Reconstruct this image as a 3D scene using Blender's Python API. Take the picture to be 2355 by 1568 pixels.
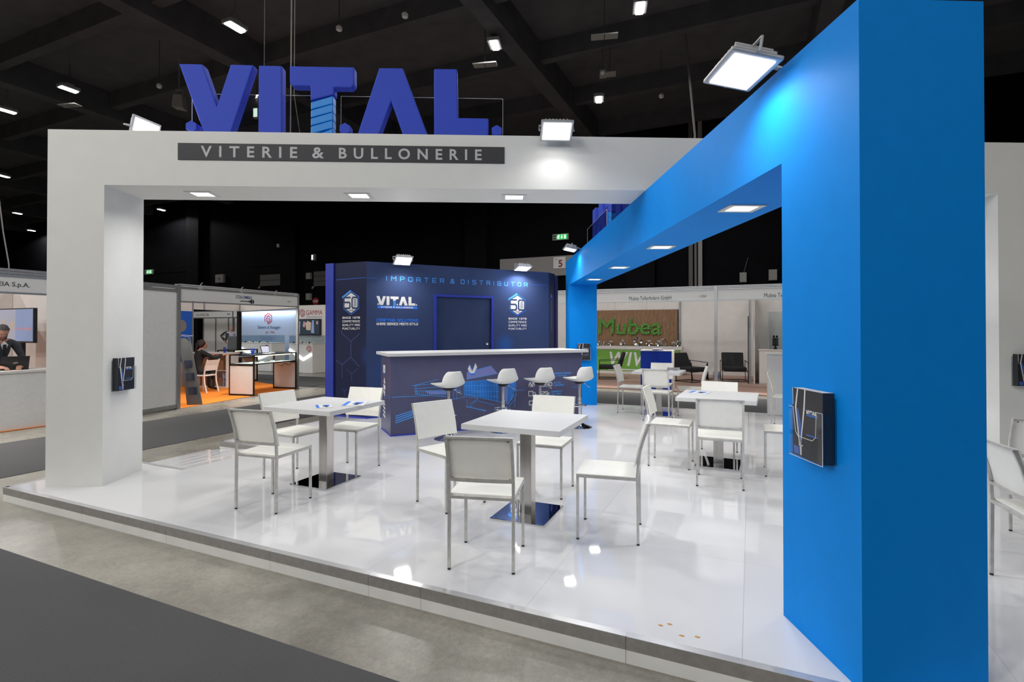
import bpy, bmesh, math, random
from mathutils import Vector, Matrix, Euler
R = math.radians
random.seed(7)
C = bpy.context.scene.collection
SC = bpy.context.scene
for o in list(bpy.data.objects): bpy.data.objects.remove(o)

# ------------------------------------------------------------------ camera, world, exposure
cd_ = bpy.data.cameras.new('camera')
cam = bpy.data.objects.new('camera', cd_); C.objects.link(cam)
cam.location = (6.401, -2.597, 1.5)
cam.rotation_euler = (R(90.4826), 0, R(24.316))
cd_.sensor_fit = 'HORIZONTAL'; cd_.sensor_width = 36.0
cd_.lens = 1215.2 / 2355 * 36
cd_.shift_y = -0.01614
cd_.clip_start = 0.05; cd_.clip_end = 300
SC.camera = cam
w = bpy.data.worlds.new('world'); SC.world = w; w.use_nodes = True
w.node_tree.nodes['Background'].inputs[0].default_value = (0.75, 0.85, 1.0, 1)
w.node_tree.nodes['Background'].inputs[1].default_value = 0.0
SC.view_settings.view_transform = 'Standard'
SC.view_settings.look = 'None'
SC.view_settings.gamma = 1.0
SC.view_settings.use_curve_mapping = False
SC.view_settings.exposure = 0.0
HB_W, FL_W, DL_W = 400.0, 9.0, 8.0            # watts of a hall lamp, a booth flood lamp, a downlight
SC.cycles.max_bounces = 8; SC.cycles.transparent_max_bounces = 40
SC.cycles.sample_clamp_indirect = 4.0

# the portals stand at 26.5 degrees to the hall grid: portal axes -> hall axes
PA = R(26.5); _c, _s = math.cos(PA), math.sin(PA)
def hb(X, Y, z=0.0):
    a, b = X + 4.57, Y - 5.18
    return Vector((a*_c - b*_s, a*_s + b*_c, z))

# ------------------------------------------------------------------ materials
M = {}
def nodes(name):
    m = bpy.data.materials.new(name); m.use_nodes = True; M[name] = m
    nt = m.node_tree; return m, nt, nt.nodes['Principled BSDF']
def mat(name, col, rough=.5, metal=0., spec=.5, var=0., scale=40., bump=0., coat=0., stretch=None):
    m, nt, p = nodes(name)
    p.inputs['Base Color'].default_value = (*col, 1)
    p.inputs['Roughness'].default_value = rough; p.inputs['Metallic'].default_value = metal
    p.inputs['Specular IOR Level'].default_value = spec
    p.inputs['Coat Weight'].default_value = coat; p.inputs['Coat Roughness'].default_value = .05
    if var or bump:
        tc = nt.nodes.new('ShaderNodeTexCoord'); n = nt.nodes.new('ShaderNodeTexNoise')
        n.inputs['Scale'].default_value = scale; n.inputs['Detail'].default_value = 6
        src = tc.outputs['Object']
        if stretch:
            mp = nt.nodes.new('ShaderNodeMapping'); mp.inputs['Scale'].default_value = stretch
            nt.links.new(src, mp.inputs[0]); src = mp.outputs[0]
        nt.links.new(src, n.inputs['Vector'])
        if var:
            r = nt.nodes.new('ShaderNodeMapRange')
            r.inputs['From Min'].default_value = .3; r.inputs['From Max'].default_value = .7
            r.inputs['To Min'].default_value = 1-var; r.inputs['To Max'].default_value = 1+var
            mx = nt.nodes.new('ShaderNodeMix'); mx.data_type = 'RGBA'; mx.blend_type = 'MULTIPLY'
            mx.inputs[0].default_value = 1; mx.inputs[6].default_value = (*col, 1)
            nt.links.new(n.outputs['Fac'], r.inputs[0]); nt.links.new(r.outputs[0], mx.inputs[7])
            nt.links.new(mx.outputs[2], p.inputs['Base Color'])
        if bump:
            b = nt.nodes.new('ShaderNodeBump'); b.inputs['Strength'].default_value = bump; b.inputs['Distance'].default_value = .01
            nt.links.new(n.outputs['Fac'], b.inputs['Height']); nt.links.new(b.outputs[0], p.inputs['Normal'])
    return m
def emit(name, col, st):
    m, nt, p = nodes(name)
    p.inputs['Base Color'].default_value = (*col, 1)
    p.inputs['Emission Color'].default_value = (*col, 1); p.inputs['Emission Strength'].default_value = st
    return m
def clear(name, tint, fac, rough=.02):
    m, nt, p = nodes(name); nt.nodes.remove(p)
    out = nt.nodes['Material Output']
    t = nt.nodes.new('ShaderNodeBsdfTransparent'); t.inputs[0].default_value = (*tint, 1)
    g = nt.nodes.new('ShaderNodeBsdfGlossy'); g.inputs['Roughness'].default_value = rough
    lw = nt.nodes.new('ShaderNodeFresnel'); lw.inputs[0].default_value = 1.45
    ad = nt.nodes.new('ShaderNodeMath'); ad.operation = 'MULTIPLY'; ad.inputs[1].default_value = fac
    mx = nt.nodes.new('ShaderNodeMixShader')
    geo = nt.nodes.new('ShaderNodeNewGeometry'); fr = nt.nodes.new('ShaderNodeMath'); fr.operation = 'SUBTRACT'; fr.inputs[0].default_value = 1.
    m2 = nt.nodes.new('ShaderNodeMath'); m2.operation = 'MULTIPLY'          # outer faces reflect, the inner side of a face only lets light out
    nt.links.new(geo.outputs['Backfacing'], fr.inputs[1]); nt.links.new(lw.outputs[0], ad.inputs[0])
    nt.links.new(ad.outputs[0], m2.inputs[0]); nt.links.new(fr.outputs[0], m2.inputs[1]); nt.links.new(m2.outputs[0], mx.inputs[0])
    nt.links.new(t.outputs[0], mx.inputs[1]); nt.links.new(g.outputs[0], mx.inputs[2]); nt.links.new(mx.outputs[0], out.inputs[0])
    return m
mat('white_paint', (.80, .80, .765), .55, var=.015, scale=6, bump=.04)
mat('gloss_white', (.76, .76, .775), .035, spec=.6, var=.02, scale=1.3)
mat('riser_white', (.74, .735, .71), .4, var=.05, scale=5)
mat('trim_grey', (.30, .29, .28), .35, metal=.35, var=.1, scale=30)
mat('trim_top', (.62, .62, .63), .3, metal=.5, var=.05, scale=30)
mat('blue_paint', (.001, .25, .80), .6, spec=.12, var=.02, scale=9, bump=.12)
mat('letter_blue', (.034, .078, .62), .7, var=.1, scale=160, bump=.1)
mat('screw_blue', (.0, .27, .84), .45, var=.03)
mat('board_dark', (.028, .028, .036), .5, var=.08, scale=20)
mat('board_text', (.55, .56, .56), .5)
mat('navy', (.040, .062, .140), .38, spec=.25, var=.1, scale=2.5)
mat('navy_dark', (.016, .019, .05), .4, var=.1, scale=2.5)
mat('navy_counter', (.080, .082, .165), .3, spec=.5, var=.06, scale=3)
mat('royal', (.028, .05, .42), .4, var=.05, scale=8)
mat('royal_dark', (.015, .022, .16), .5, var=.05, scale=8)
mat('print_white', (.78, .78, .78), .5)
mat('print_blue', (.03, .20, .85), .5)
mat('print_sky', (.07, .34, .90), .5)
mat('print_pale', (.20, .23, .55), .5)
mat('print_glass', (.01, .17, .62), .4, var=.5, scale=3, stretch=(1, 1, 4))
mat('print_hex', (.045, .065, .22), .5)
mat('print_dark', (.016, .016, .02), .5)
mat('table_white', (.64, .64, .64), .45, spec=.25, var=.01, scale=30)
mat('chair_plate', (.88, .87, .81), .45, var=.02, scale=12)
mat('chair_tube', (.60, .59, .56), .35, metal=.45, var=.12, scale=25)
mat('rubber', (.03, .03, .03), .8)
mat('screw_dark', (.12, .11, .1), .5, metal=.6)
mat('brushed', (.62, .60, .57), .22, metal=1., var=.1, scale=40, stretch=(1, 1, .05))
mat('chrome', (.82, .83, .85), .04, metal=1.)
mat('stool_white', (.78, .78, .755), .4, var=.01)
m_, nt_, p_ = nodes('concrete')
p_.inputs['Specular IOR Level'].default_value = .4
tc_ = nt_.nodes.new('ShaderNodeTexCoord'); prev_ = None
for sc_, lo_, hi_, dt_ in ((.55,.78,1.2,7),(3.1,.84,1.14,8),(34.,.90,1.10,4),(160.,.9,1.1,2)):      # stains, blotches, grain
    n_ = nt_.nodes.new('ShaderNodeTexNoise'); n_.inputs['Scale'].default_value = sc_; n_.inputs['Detail'].default_value = dt_; n_.inputs['Roughness'].default_value = .62
    r_ = nt_.nodes.new('ShaderNodeMapRange'); r_.inputs['From Min'].default_value = .34; r_.inputs['From Max'].default_value = .66; r_.inputs['To Min'].default_value = lo_; r_.inputs['To Max'].default_value = hi_
    nt_.links.new(tc_.outputs['Object'], n_.inputs['Vector']); nt_.links.new(n_.outputs['Fac'], r_.inputs[0])
    if prev_ is None:
        prev_ = r_.outputs[0]; g_ = nt_.nodes.new('ShaderNodeMapRange'); g_.inputs['From Min'].default_value = .3; g_.inputs['From Max'].default_value = .7; g_.inputs['To Min'].default_value = .20; g_.inputs['To Max'].default_value = .42
        nt_.links.new(n_.outputs['Fac'], g_.inputs[0]); nt_.links.new(g_.outputs[0], p_.inputs['Roughness'])
    else:
        q_ = nt_.nodes.new('ShaderNodeMath'); q_.operation = 'MULTIPLY'; nt_.links.new(prev_, q_.inputs[0]); nt_.links.new(r_.outputs[0], q_.inputs[1]); prev_ = q_.outputs[0]
x_ = nt_.nodes.new('ShaderNodeMix'); x_.data_type = 'RGBA'; x_.blend_type = 'MULTIPLY'; x_.inputs[0].default_value = 1; x_.inputs[6].default_value = (.285, .268, .228, 1)
nt_.links.new(prev_, x_.inputs[7]); nt_.links.new(x_.outputs[2], p_.inputs['Base Color'])
mat('carpet_grey', (.098, .098, .10), .95, spec=.1, var=.2, scale=300, bump=.3)
mat('carpet_orange', (.80, .23, .035), .95, spec=.1, var=.1, scale=200, bump=.3)
mat('floor_pink', (.46, .29, .235), .6, var=.12, scale=7, stretch=(1, 12, 1))
mat('black_wall', (.0036, .0036, .0052), .85, spec=.1, var=.2, scale=3)
mat('black_ceiling', (.085, .085, .092), .9, var=.15, scale=2)
mat('black_beam', (.07, .07, .076), .9, var=.15, scale=2)
mat('black_column', (.005, .005, .0065), .85, spec=.1)
mat('shutter', (.10, .095, .09), .6, var=.1)
mat('box_grey', (.30, .30, .28), .6, var=.05)
mat('aluminium', (.36, .37, .38), .35, metal=.7, var=.08, scale=20)
mat('alu_light', (.60, .61, .62), .4, metal=.4, var=.05, scale=20)
mat('panel_white', (.74, .71, .68), .6, var=.03, scale=4)
mat('panel_grey', (.76, .76, .75), .6, var=.04, scale=30)
mat('fascia', (.70, .70, .69), .5, var=.02)
mat('text_dark', (.06, .065, .075), .5)
mat('text_navy', (.02, .05, .18), .5)
mat('text_red', (.36, .03, .05), .5)
mat('text_black', (.012, .014, .02), .5)
mat('black_metal', (.012, .011, .010), .4, metal=.4)
mat('black_plastic', (.014, .014, .016), .4)
mat('grey_stand', (.085, .09, .095), .5, var=.05)
mat('cardboard', (.33, .18, .085), .8, var=.1, scale=10)
mat('cardboard_dark', (.20, .10, .05), .8, var=.1, scale=10)
mat('blueprint_panel', (.005, .10, .52), .5)
mat('grey_disc', (.22, .20, .19), .6)
mat('pale_blue_wall', (.42, .52, .70), .5, var=.03)
mat('wood_slat', (.50, .29, .155), .5, var=.25, scale=12, stretch=(3, 3, .3))
mat('slat_backing', (.012, .008, .006), .8)
mat('moss', (.115, .33, .06), .95, var=.5, scale=60, bump=.6)
mat('green_front', (.16, .40, .05), .5, var=.02)
mat('lounge_black', (.016, .016, .019), .85, var=.2, scale=80)
mat('podium_blue', (.006, .05, .50), .4)
mat('steel', (.55, .55, .55), .2, metal=1.)
mat('lamp_grey', (.42, .43, .44), .4, metal=.3, var=.05)
mat('lamp_white', (.75, .75, .73), .4)
mat('skin', (.52, .27, .19), .55, var=.05, scale=30)
mat('lips', (.35, .12, .10), .5)
mat('eye_dark', (.02, .015, .012), .2)
mat('hair_dark', (.025, .015, .012), .6, var=.3, scale=60, stretch=(1, 1, .2))
mat('hair_grey', (.10, .095, .09), .7, var=.4, scale=90)
mat('hair_white', (.55, .53, .50), .7, var=.2, scale=60)
mat('suit_grey', (.040, .045, .058), .8, var=.15, scale=60)
mat('shirt_white', (.72, .72, .74), .7)
mat('shirt_lilac', (.46, .46, .58), .7, var=.1, scale=50)
mat('cloth_black', (.012, .012, .014), .85, var=.2, scale=60)
mat('trouser_dark', (.022, .022, .025), .85, var=.2, scale=60)
mat('leather', (.018, .017, .018), .45, bump=.2, scale=20)
mat('shoe', (.008, .008, .008), .4)
mat('bottle', (.30, .36, .55), .25, var=.5, scale=30)
mat('paper', (.75, .75, .76), .5)
mat('cover_grey', (.030, .030, .036), .35, var=.05)
mat('cover_blue', (.06, .14, .50), .3, var=.3, scale=8)
mat('pockets_print', (.02, .035, .10), .5, var=.8, scale=120)
mat('sign_red', (.30, .01, .015), .5)
mat('sign_grey', (.30, .28, .275), .6)
mat('rope', (.30, .27, .22), .9)
mat('wire', (.10, .10, .10), .5, metal=.5)
mat('chip', (.55, .28, .07), .8)
clear('acrylic', (.93, .94, .95), 1.0)
clear('sign_glass', (.80, .81, .83), .8)
clear('vitrine', (.86, .90, .91), .9)
emit('hall_lens', (1, .985, .97), 22.)
emit('flood_lens', (1, .99, .97), 9.)
emit('down_lens', (1, .99, .97), 6.)
emit('led_warm', (1, .80, .52), 2.5)
emit('led_white', (.95, .97, 1), 1.6)
emit('exit_green', (.03, .42, .09), 1.0)
emit('exit_white', (.75, 1, .8), 1.2)
emit('screen_dark', (.020, .030, .042), .6)
emit('screen_blue', (.17, .22, .36), .6)
emit('screen_pale', (.26, .27, .34), .6)
emit('screen_tan', (.33, .27, .20), .6)
emit('screen_pink', (.32, .18, .22), .6)

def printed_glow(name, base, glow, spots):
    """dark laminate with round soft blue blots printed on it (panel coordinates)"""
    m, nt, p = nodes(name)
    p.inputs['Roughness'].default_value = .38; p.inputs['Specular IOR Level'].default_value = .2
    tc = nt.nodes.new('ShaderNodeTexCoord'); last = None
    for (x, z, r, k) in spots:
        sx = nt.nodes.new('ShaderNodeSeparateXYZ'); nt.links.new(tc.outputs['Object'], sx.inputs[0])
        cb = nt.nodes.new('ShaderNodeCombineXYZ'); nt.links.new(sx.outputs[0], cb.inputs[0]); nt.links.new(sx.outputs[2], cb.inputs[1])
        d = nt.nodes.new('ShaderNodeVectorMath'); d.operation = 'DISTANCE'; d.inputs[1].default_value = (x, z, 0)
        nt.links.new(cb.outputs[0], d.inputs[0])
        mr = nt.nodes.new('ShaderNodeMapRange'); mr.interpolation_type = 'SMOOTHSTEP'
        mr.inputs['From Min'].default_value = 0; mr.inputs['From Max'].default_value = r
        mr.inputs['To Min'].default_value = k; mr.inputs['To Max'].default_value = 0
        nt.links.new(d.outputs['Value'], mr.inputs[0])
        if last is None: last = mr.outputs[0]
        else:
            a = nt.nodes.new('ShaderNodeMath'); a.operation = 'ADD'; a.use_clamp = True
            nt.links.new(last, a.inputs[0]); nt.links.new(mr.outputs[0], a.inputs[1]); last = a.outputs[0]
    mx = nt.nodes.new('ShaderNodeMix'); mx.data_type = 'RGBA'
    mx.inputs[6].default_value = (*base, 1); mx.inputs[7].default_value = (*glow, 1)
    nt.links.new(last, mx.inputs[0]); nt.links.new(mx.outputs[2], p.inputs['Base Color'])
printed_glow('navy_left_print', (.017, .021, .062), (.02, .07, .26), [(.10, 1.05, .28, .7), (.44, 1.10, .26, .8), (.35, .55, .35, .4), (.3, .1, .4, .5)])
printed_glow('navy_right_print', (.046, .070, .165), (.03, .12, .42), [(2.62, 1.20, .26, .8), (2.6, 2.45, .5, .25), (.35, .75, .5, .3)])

# ------------------------------------------------------------------ mesh helpers
class MB:
    def __init__(s, off=(0, 0, 0)): s.v = []; s.f = []; s.o = Vector(off); s.mi = []
    def add(s, vs, fs, mi=0):
        n = len(s.v); s.v += [Vector(p) - s.o for p in vs]; s.f += [[i+n for i in f] for f in fs]; s.mi += [mi]*len(fs); return s
    def box(s, x0, x1, y0, y1, z0, z1, mi=0):
        return s.add([(x0,y0,z0),(x1,y0,z0),(x1,y1,z0),(x0,y1,z0),(x0,y0,z1),(x1,y0,z1),(x1,y1,z1),(x0,y1,z1)],
                     [(3,2,1,0),(4,5,6,7),(0,1,5,4),(1,2,6,5),(2,3,7,6),(3,0,4,7)], mi)
    def mbox(s, mtx, sx, sy, sz, mi=0):
        vs = [mtx @ Vector((x*sx/2, y*sy/2, z*sz/2)) for z in (-1,1) for (x,y) in ((-1,-1),(1,-1),(1,1),(-1,1))]
        return s.add(vs, [(3,2,1,0),(4,5,6,7),(0,1,5,4),(1,2,6,5),(2,3,7,6),(3,0,4,7)], mi)
    def bar(s, a, b, w, h=None, up=(0,0,1), mi=0):
        a, b = Vector(a), Vector(b); d = (b-a); L = d.length; d.normalize()
        u = Vector(up); 
        if abs(d.dot(u)) > .95: u = Vector((0,1,0))
        x = d.cross(u).normalized(); y = x.cross(d)
        m = Matrix((x, d, y)).transposed().to_4x4(); m.translation = (a+b)/2
        return s.mbox(m, w, L, h or w, mi)
    def quad(s, a, b, c, d, mi=0): return s.add([a,b,c,d], [(0,1,2,3)], mi)
    def poly(s, pts, mi=0): return s.add(pts, [tuple(range(len(pts)))], mi)
    def prism(s, pts, y0, y1, mi=0):
        """outline in x,z pushed along y"""
        n = len(pts); ar = sum(pts[i][0]*pts[(i+1)%n][1]-pts[(i+1)%n][0]*pts[i][1] for i in range(n))
        if ar < 0: pts = pts[::-1]
        vs = [(x,y0,z) for x,z in pts]+[(x,y1,z) for x,z in pts]
        return s.add(vs, [tuple(range(n)), tuple(range(2*n-1,n-1,-1))]+[((i+1)%n,i,i+n,(i+1)%n+n) for i in range(n)], mi)
    def prismz(s, pts, z0, z1, mi=0):
        n = len(pts); ar = sum(pts[i][0]*pts[(i+1)%n][1]-pts[(i+1)%n][0]*pts[i][1] for i in range(n))
        if ar < 0: pts = pts[::-1]
        vs = [(x,y,z0) for x,y in pts]+[(x,y,z1) for x,y in pts]
        return s.add(vs, [tuple(range(n-1,-1,-1)), tuple(range(n,2*n))]+[(i,(i+1)%n,(i+1)%n+n,i+n) for i in range(n)], mi)
    def tube(s, pts, r, n=8, closed=False, mi=0, caps=True):
        P = [Vector(p) for p in pts]; k = len(P); rr = r if isinstance(r, (list, tuple)) else [r]*k
        vs = []; prev = None
        for i in range(k):
            t = (P[(i+1)%k]-P[i-1]) if closed else (P[min(i+1,k-1)]-P[max(i-1,0)])
            t.normalize()
            if prev is None:
                u = Vector((0,0,1)) if abs(t.z) < .9 else Vector((1,0,0)); x = t.cross(u).normalized()
            else: x = (prev - t*prev.dot(t)).normalized()
            prev = x; y = t.cross(x)
            vs += [P[i] + (x*math.cos(2*math.pi*j/n)+y*math.sin(2*math.pi*j/n))*rr[i] for j in range(n)]
        fs = []
        for i in range(k if closed else k-1):
            a, b = i*n, ((i+1)%k)*n
            fs += [(a+j, a+(j+1)%n, b+(j+1)%n, b+j) for j in range(n)]
        if not closed and caps: fs += [tuple(range(n-1,-1,-1)), tuple(range((k-1)*n, k*n))]
        return s.add(vs, fs, mi)
    def lathe(s, prof, n=24, c=(0,0,0), mi=0, caps=True):
        vs = []; c = Vector(c)
        for r, z in prof: vs += [c+Vector((r*math.cos(2*math.pi*j/n), r*math.sin(2*math.pi*j/n), z)) for j in range(n)]
        fs = []
        for i in range(len(prof)-1):
            a, b = i*n, (i+1)*n; fs += [(a+j, a+(j+1)%n, b+(j+1)%n, b+j) for j in range(n)]
        if caps: fs += [tuple(range(n-1,-1,-1)), tuple(range((len(prof)-1)*n, len(prof)*n))]
        return s.add(vs, fs, mi)
    def blob(s, c, r, mi=0, sc=(1,1,1), n=6, m=4):
        vs = [Vector(c)+Vector((0,0,-r*sc[2]))]
        for i in range(1, m):
            ph = -math.pi/2+math.pi*i/m
            vs += [Vector(c)+Vector((r*sc[0]*math.cos(ph)*math.cos(2*math.pi*j/n), r*sc[1]*math.cos(ph)*math.sin(2*math.pi*j/n), r*sc[2]*math.sin(ph))) for j in range(n)]
        vs += [Vector(c)+Vector((0,0,r*sc[2]))]; fs = [(0, 1+(j+1)%n, 1+j) for j in range(n)]
        for i in range(m-2):
            a, b = 1+i*n, 1+(i+1)*n; fs += [(a+j, a+(j+1)%n, b+(j+1)%n, b+j) for j in range(n)]
        l = len(vs)-1; a = 1+(m-2)*n; fs += [(a+j, a+(j+1)%n, l) for j in range(n)]
        return s.add(vs, fs, mi)
    def mesh(s, name, mats):
        me = bpy.data.meshes.new(name); me.from_pydata([tuple(p) for p in s.v], [], s.f)
        for m in (mats if isinstance(mats, (list, tuple)) else [mats]): me.materials.append(M[m])
        if any(s.mi): me.polygons.foreach_set('material_index', s.mi)
        me.update(); return me
    def build(s, name, mats, parent=None, smooth=0, bevel=0, **kw):
        o = link(name, s.mesh(name, mats), parent, **kw)
        if smooth: o.data.shade_smooth(); o.data.set_sharp_from_angle(angle=R(smooth))
        if bevel:
            b = o.modifiers.new('bevel', 'BEVEL'); b.width = bevel; b.segments = 2; b.limit_method = 'ANGLE'; b.angle_limit = R(40)
        return o
def link(name, me, parent=None, label=None, cat=None, group=None, kind=None):
    o = bpy.data.objects.new(name, me); C.objects.link(o)
    if parent is not None: o.parent = parent
    return tag(o, label, cat, group, kind)
def tag(o, label=None, cat=None, group=None, kind=None):
    if label: o['label'] = label
    if cat: o['category'] = cat
    if group: o['group'] = group
    if kind: o['kind'] = kind
    return o
def thing(name, label, cat, loc=(0,0,0), rz=0., group=None, rot=None):
    o = bpy.data.objects.new(name, None); C.objects.link(o)
    o.location = loc; o.rotation_euler = rot or (0, 0, R(rz)); o.empty_display_size = .1
    return tag(o, label, cat, group)
def dup(root, loc, rz, label=None, group=None, cat=None):
    def cp(o, par):
        c = o.copy(); C.objects.link(c)
        if par is not None: c.parent = par
        for ch in o.children: cp(ch, c)
        return c
    r = cp(root, None); r.location = loc; r.rotation_euler = (0, 0, R(rz))
    tag(r, label, cat, group); return r
def flat(name, me, parent, org, A=0., **kw):
    """a mesh drawn in x,y put upright: x runs along angle A (degrees), y runs up, faces the reader"""
    o = link(name, me, parent, **kw); a = R(A)
    x = Vector((math.cos(a), math.sin(a), 0)); y = Vector((0,0,1)); n = x.cross(y)
    m = Matrix((x, y, n)).transposed().to_4x4(); m.translation = Vector(org); o.matrix_local = m
    return o
def text(s, material, h=None, w=None, bold=0., shear=0., ext=.0008, space=1., x0='left'):
    cu = bpy.data.curves.new('lettering', 'FONT'); cu.body = s; cu.size = 1; cu.offset = bold; cu.shear = shear
    cu.extrude = 0; cu.space_character = space; cu.resolution_u = 3
    t = bpy.data.objects.new('lettering', cu); C.objects.link(t)
    bpy.context.view_layer.update()
    me = bpy.data.meshes.new_from_object(t.evaluated_get(bpy.context.evaluated_depsgraph_get()))
    bpy.data.objects.remove(t); bpy.data.curves.remove(cu)
    xs = [v.co.x for v in me.vertices]; ys = [v.co.y for v in me.vertices]
    X0, X1, Y0, Y1 = min(xs), max(xs), min(ys), max(ys)
    ky = (h/(Y1-Y0)) if h else None; kx = (w/(X1-X0)) if w else ky
    ky = ky or kx
    for v in me.vertices: v.co = ((v.co.x-X0)*kx - {'left':0,'mid':.5,'right':1}[x0]*(X1-X0)*kx, (v.co.y-Y0)*ky, ext)
    me.materials.clear(); me.materials.append(M[material]); me.name = 'lettering'
    return me
# square technical stroke letters (0..1 box)
_G = {
'A':[[(0,0),(0,.8),(.2,1),(.8,1),(1,.8),(1,0)],[(0,.42),(1,.42)]],'B':[[(0,0),(0,1),(.85,1),(.95,.9),(.95,.6),(.85,.5),(0,.5)],[(.85,.5),(1,.4),(1,.1),(.9,0),(0,0)]],
'C':[[(1,1),(.15,1),(0,.85),(0,.15),(.15,0),(1,0)]],'D':[[(0,0),(0,1),(.85,1),(1,.85),(1,.15),(.85,0),(0,0)]],'E':[[(1,1),(0,1),(0,0),(1,0)],[(0,.5),(.85,.5)]],
'F':[[(1,1),(0,1),(0,0)],[(0,.5),(.85,.5)]],'G':[[(1,1),(.15,1),(0,.85),(0,.15),(.15,0),(1,0),(1,.45),(.55,.45)]],'H':[[(0,0),(0,1)],[(1,0),(1,1)],[(0,.5),(1,.5)]],
'I':[[(.5,0),(.5,1)]],'K':[[(0,0),(0,1)],[(1,1),(.1,.5),(1,0)]],'L':[[(0,1),(0,0),(1,0)]],'M':[[(0,0),(0,1),(.5,.45),(1,1),(1,0)]],'N':[[(0,0),(0,1),(1,0),(1,1)]],
'O':[[(.15,0),(.85,0),(1,.15),(1,.85),(.85,1),(.15,1),(0,.85),(0,.15),(.15,0)]],'P':[[(0,0),(0,1),(.85,1),(1,.85),(1,.6),(.85,.45),(0,.45)]],
'Q':[[(.15,0),(.85,0),(1,.15),(1,.85),(.85,1),(.15,1),(0,.85),(0,.15),(.15,0)],[(.65,.3),(1,-.05)]],'R':[[(0,0),(0,1),(.85,1),(1,.85),(1,.6),(.85,.45),(0,.45)],[(.55,.45),(1,0)]],
'S':[[(1,1),(.15,1),(0,.85),(0,.62),(.15,.5),(.85,.5),(1,.38),(1,.15),(.85,0),(0,0)]],'T':[[(0,1),(1,1)],[(.5,1),(.5,0)]],'U':[[(0,1),(0,.15),(.15,0),(.85,0),(1,.15),(1,1)]],
'V':[[(0,1),(.5,0),(1,1)]],'W':[[(0,1),(.2,0),(.5,.6),(.8,0),(1,1)]],'X':[[(0,0),(1,1)],[(0,1),(1,0)]],'Y':[[(0,1),(.5,.5),(1,1)],[(.5,.5),(.5,0)]],'Z':[[(0,1),(1,1),(0,0),(1,0)]],
'&':[[(1,0),(.15,.75),(.15,.9),(.3,1),(.6,1),(.75,.9),(.75,.75),(0,.3),(0,.12),(.15,0),(.55,0),(1,.4)]],'.':[[(.4,0),(.6,0)]],
'0':[[(.15,0),(.85,0),(1,.15),(1,.85),(.85,1),(.15,1),(0,.85),(0,.15),(.15,0)]],'1':[[(.2,.8),(.5,1),(.5,0)]],'2':[[(0,1),(.85,1),(1,.85),(1,.62),(.85,.5),(.15,.5),(0,.38),(0,0),(1,0)]],
'5':[[(1,1),(0,1),(0,.55),(.85,.55),(1,.42),(1,.13),(.87,0),(0,0)]],'7':[[(0,1),(1,1),(.4,0)]],'8':[[(.15,.5),(0,.62),(0,.87),(.15,1),(.85,1),(1,.87),(1,.62),(.85,.5),(.15,.5),(0,.38),(0,.13),(.15,0),(.85,0),(1,.13),(1,.38),(.85,.5)]],
'9':[[(0,0),(.85,0),(1,.15),(1,.85),(.85,1),(.15,1),(0,.85),(0,.6),(.15,.48),(1,.48)]],'k':[[(0,0),(0,1)],[(.9,.65),(.1,.3),(.9,0)]],
}
def ribbon(mb, pts, wd, z=0., mi=0):
    for i, (a, b) in enumerate(zip(pts[:-1], pts[1:])):
        zz = z+.00006*(i%3)
        a, b = Vector((*a, zz)), Vector((*b, zz)); d = b-a
        if d.length < 1e-6: continue
        d.normalize(); n = Vector((-d.y, d.x, 0))*wd/2; e = d*wd*.45
        mb.quad(a-e-n, b+e-n, b+e+n, a-e+n, mi)
def stroke(s, material, w, h, sw, aspect=.8, gap=.55, ext=.0008):
    """stroke lettering scaled to width w and height h"""
    mb = MB(); x = 0; segs = []
    for ch in s:
        if ch == ' ': x += aspect*.8; continue
        aw = aspect*(.1 if ch in 'I.' else 1.15 if ch in 'MW' else 1)
        for pl in _G[ch]: segs.append([((x+(px-.5 if ch in 'I' else px)*aw), py) for px, py in pl])
        x += aw+gap*aspect
    tot = x-gap*aspect; k = w/tot
    for pl in segs: ribbon(mb, [(px*k, py*(h-sw)+sw/2) for px, py in pl], sw, ext)
    return mb.mesh('lettering', material)
def islands(me, material):
    """one mesh per character of a flat lettering (outline pieces that overlap in x belong together)"""
    bm = bmesh.new(); bm.from_mesh(me); bm.verts.ensure_lookup_table(); seen = set(); parts = []
    for v in bm.verts:
        if v.index in seen: continue
        st = [v]; seen.add(v.index); cur = []
        while st:
            q = st.pop(); cur.append(q)
            for e in q.link_edges:
                o = e.other_vert(q)
                if o.index not in seen: seen.add(o.index); st.append(o)
        parts.append(cur)
    out = []
    for cur in parts:
        fs = {f for v in cur for f in v.link_faces}; ix = {v.index: i for i, v in enumerate(cur)}
        n = bpy.data.meshes.new('letter'); n.from_pydata([tuple(v.co) for v in cur], [], [[ix[v.index] for v in f.verts] for f in fs]); n.materials.append(M[material]); out.append(n)
    bm.free(); bpy.data.meshes.remove(me); return out
def spell(s, material, h, wd, par, org, A=0., **kw):
    for n in islands(text(s, material, h=h, w=wd, **kw), material): flat('letter', n, par, org, A)
def lines2d(material, items, z=.0008):
    mb = MB()
    for pts, wd in items: ribbon(mb, pts, wd, z)
    return mb.mesh('line_art', material)
def poly2d(material, polys, z=.0006, name='print'):
    mb = MB()
    for p in polys:
        ar = sum(p[i][0]*p[(i+1)%len(p)][1]-p[(i+1)%len(p)][0]*p[i][1] for i in range(len(p)))
        if ar < 0: p = p[::-1]
        mb.poly([(x, y, z) for x, y in p])
    return mb.mesh(name, material)
def hexa(cx, cy, r, sx=1.): return [(cx+sx*r*math.sin(R(60*k)), cy+r*math.cos(R(60*k))) for k in range(6)]
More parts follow.
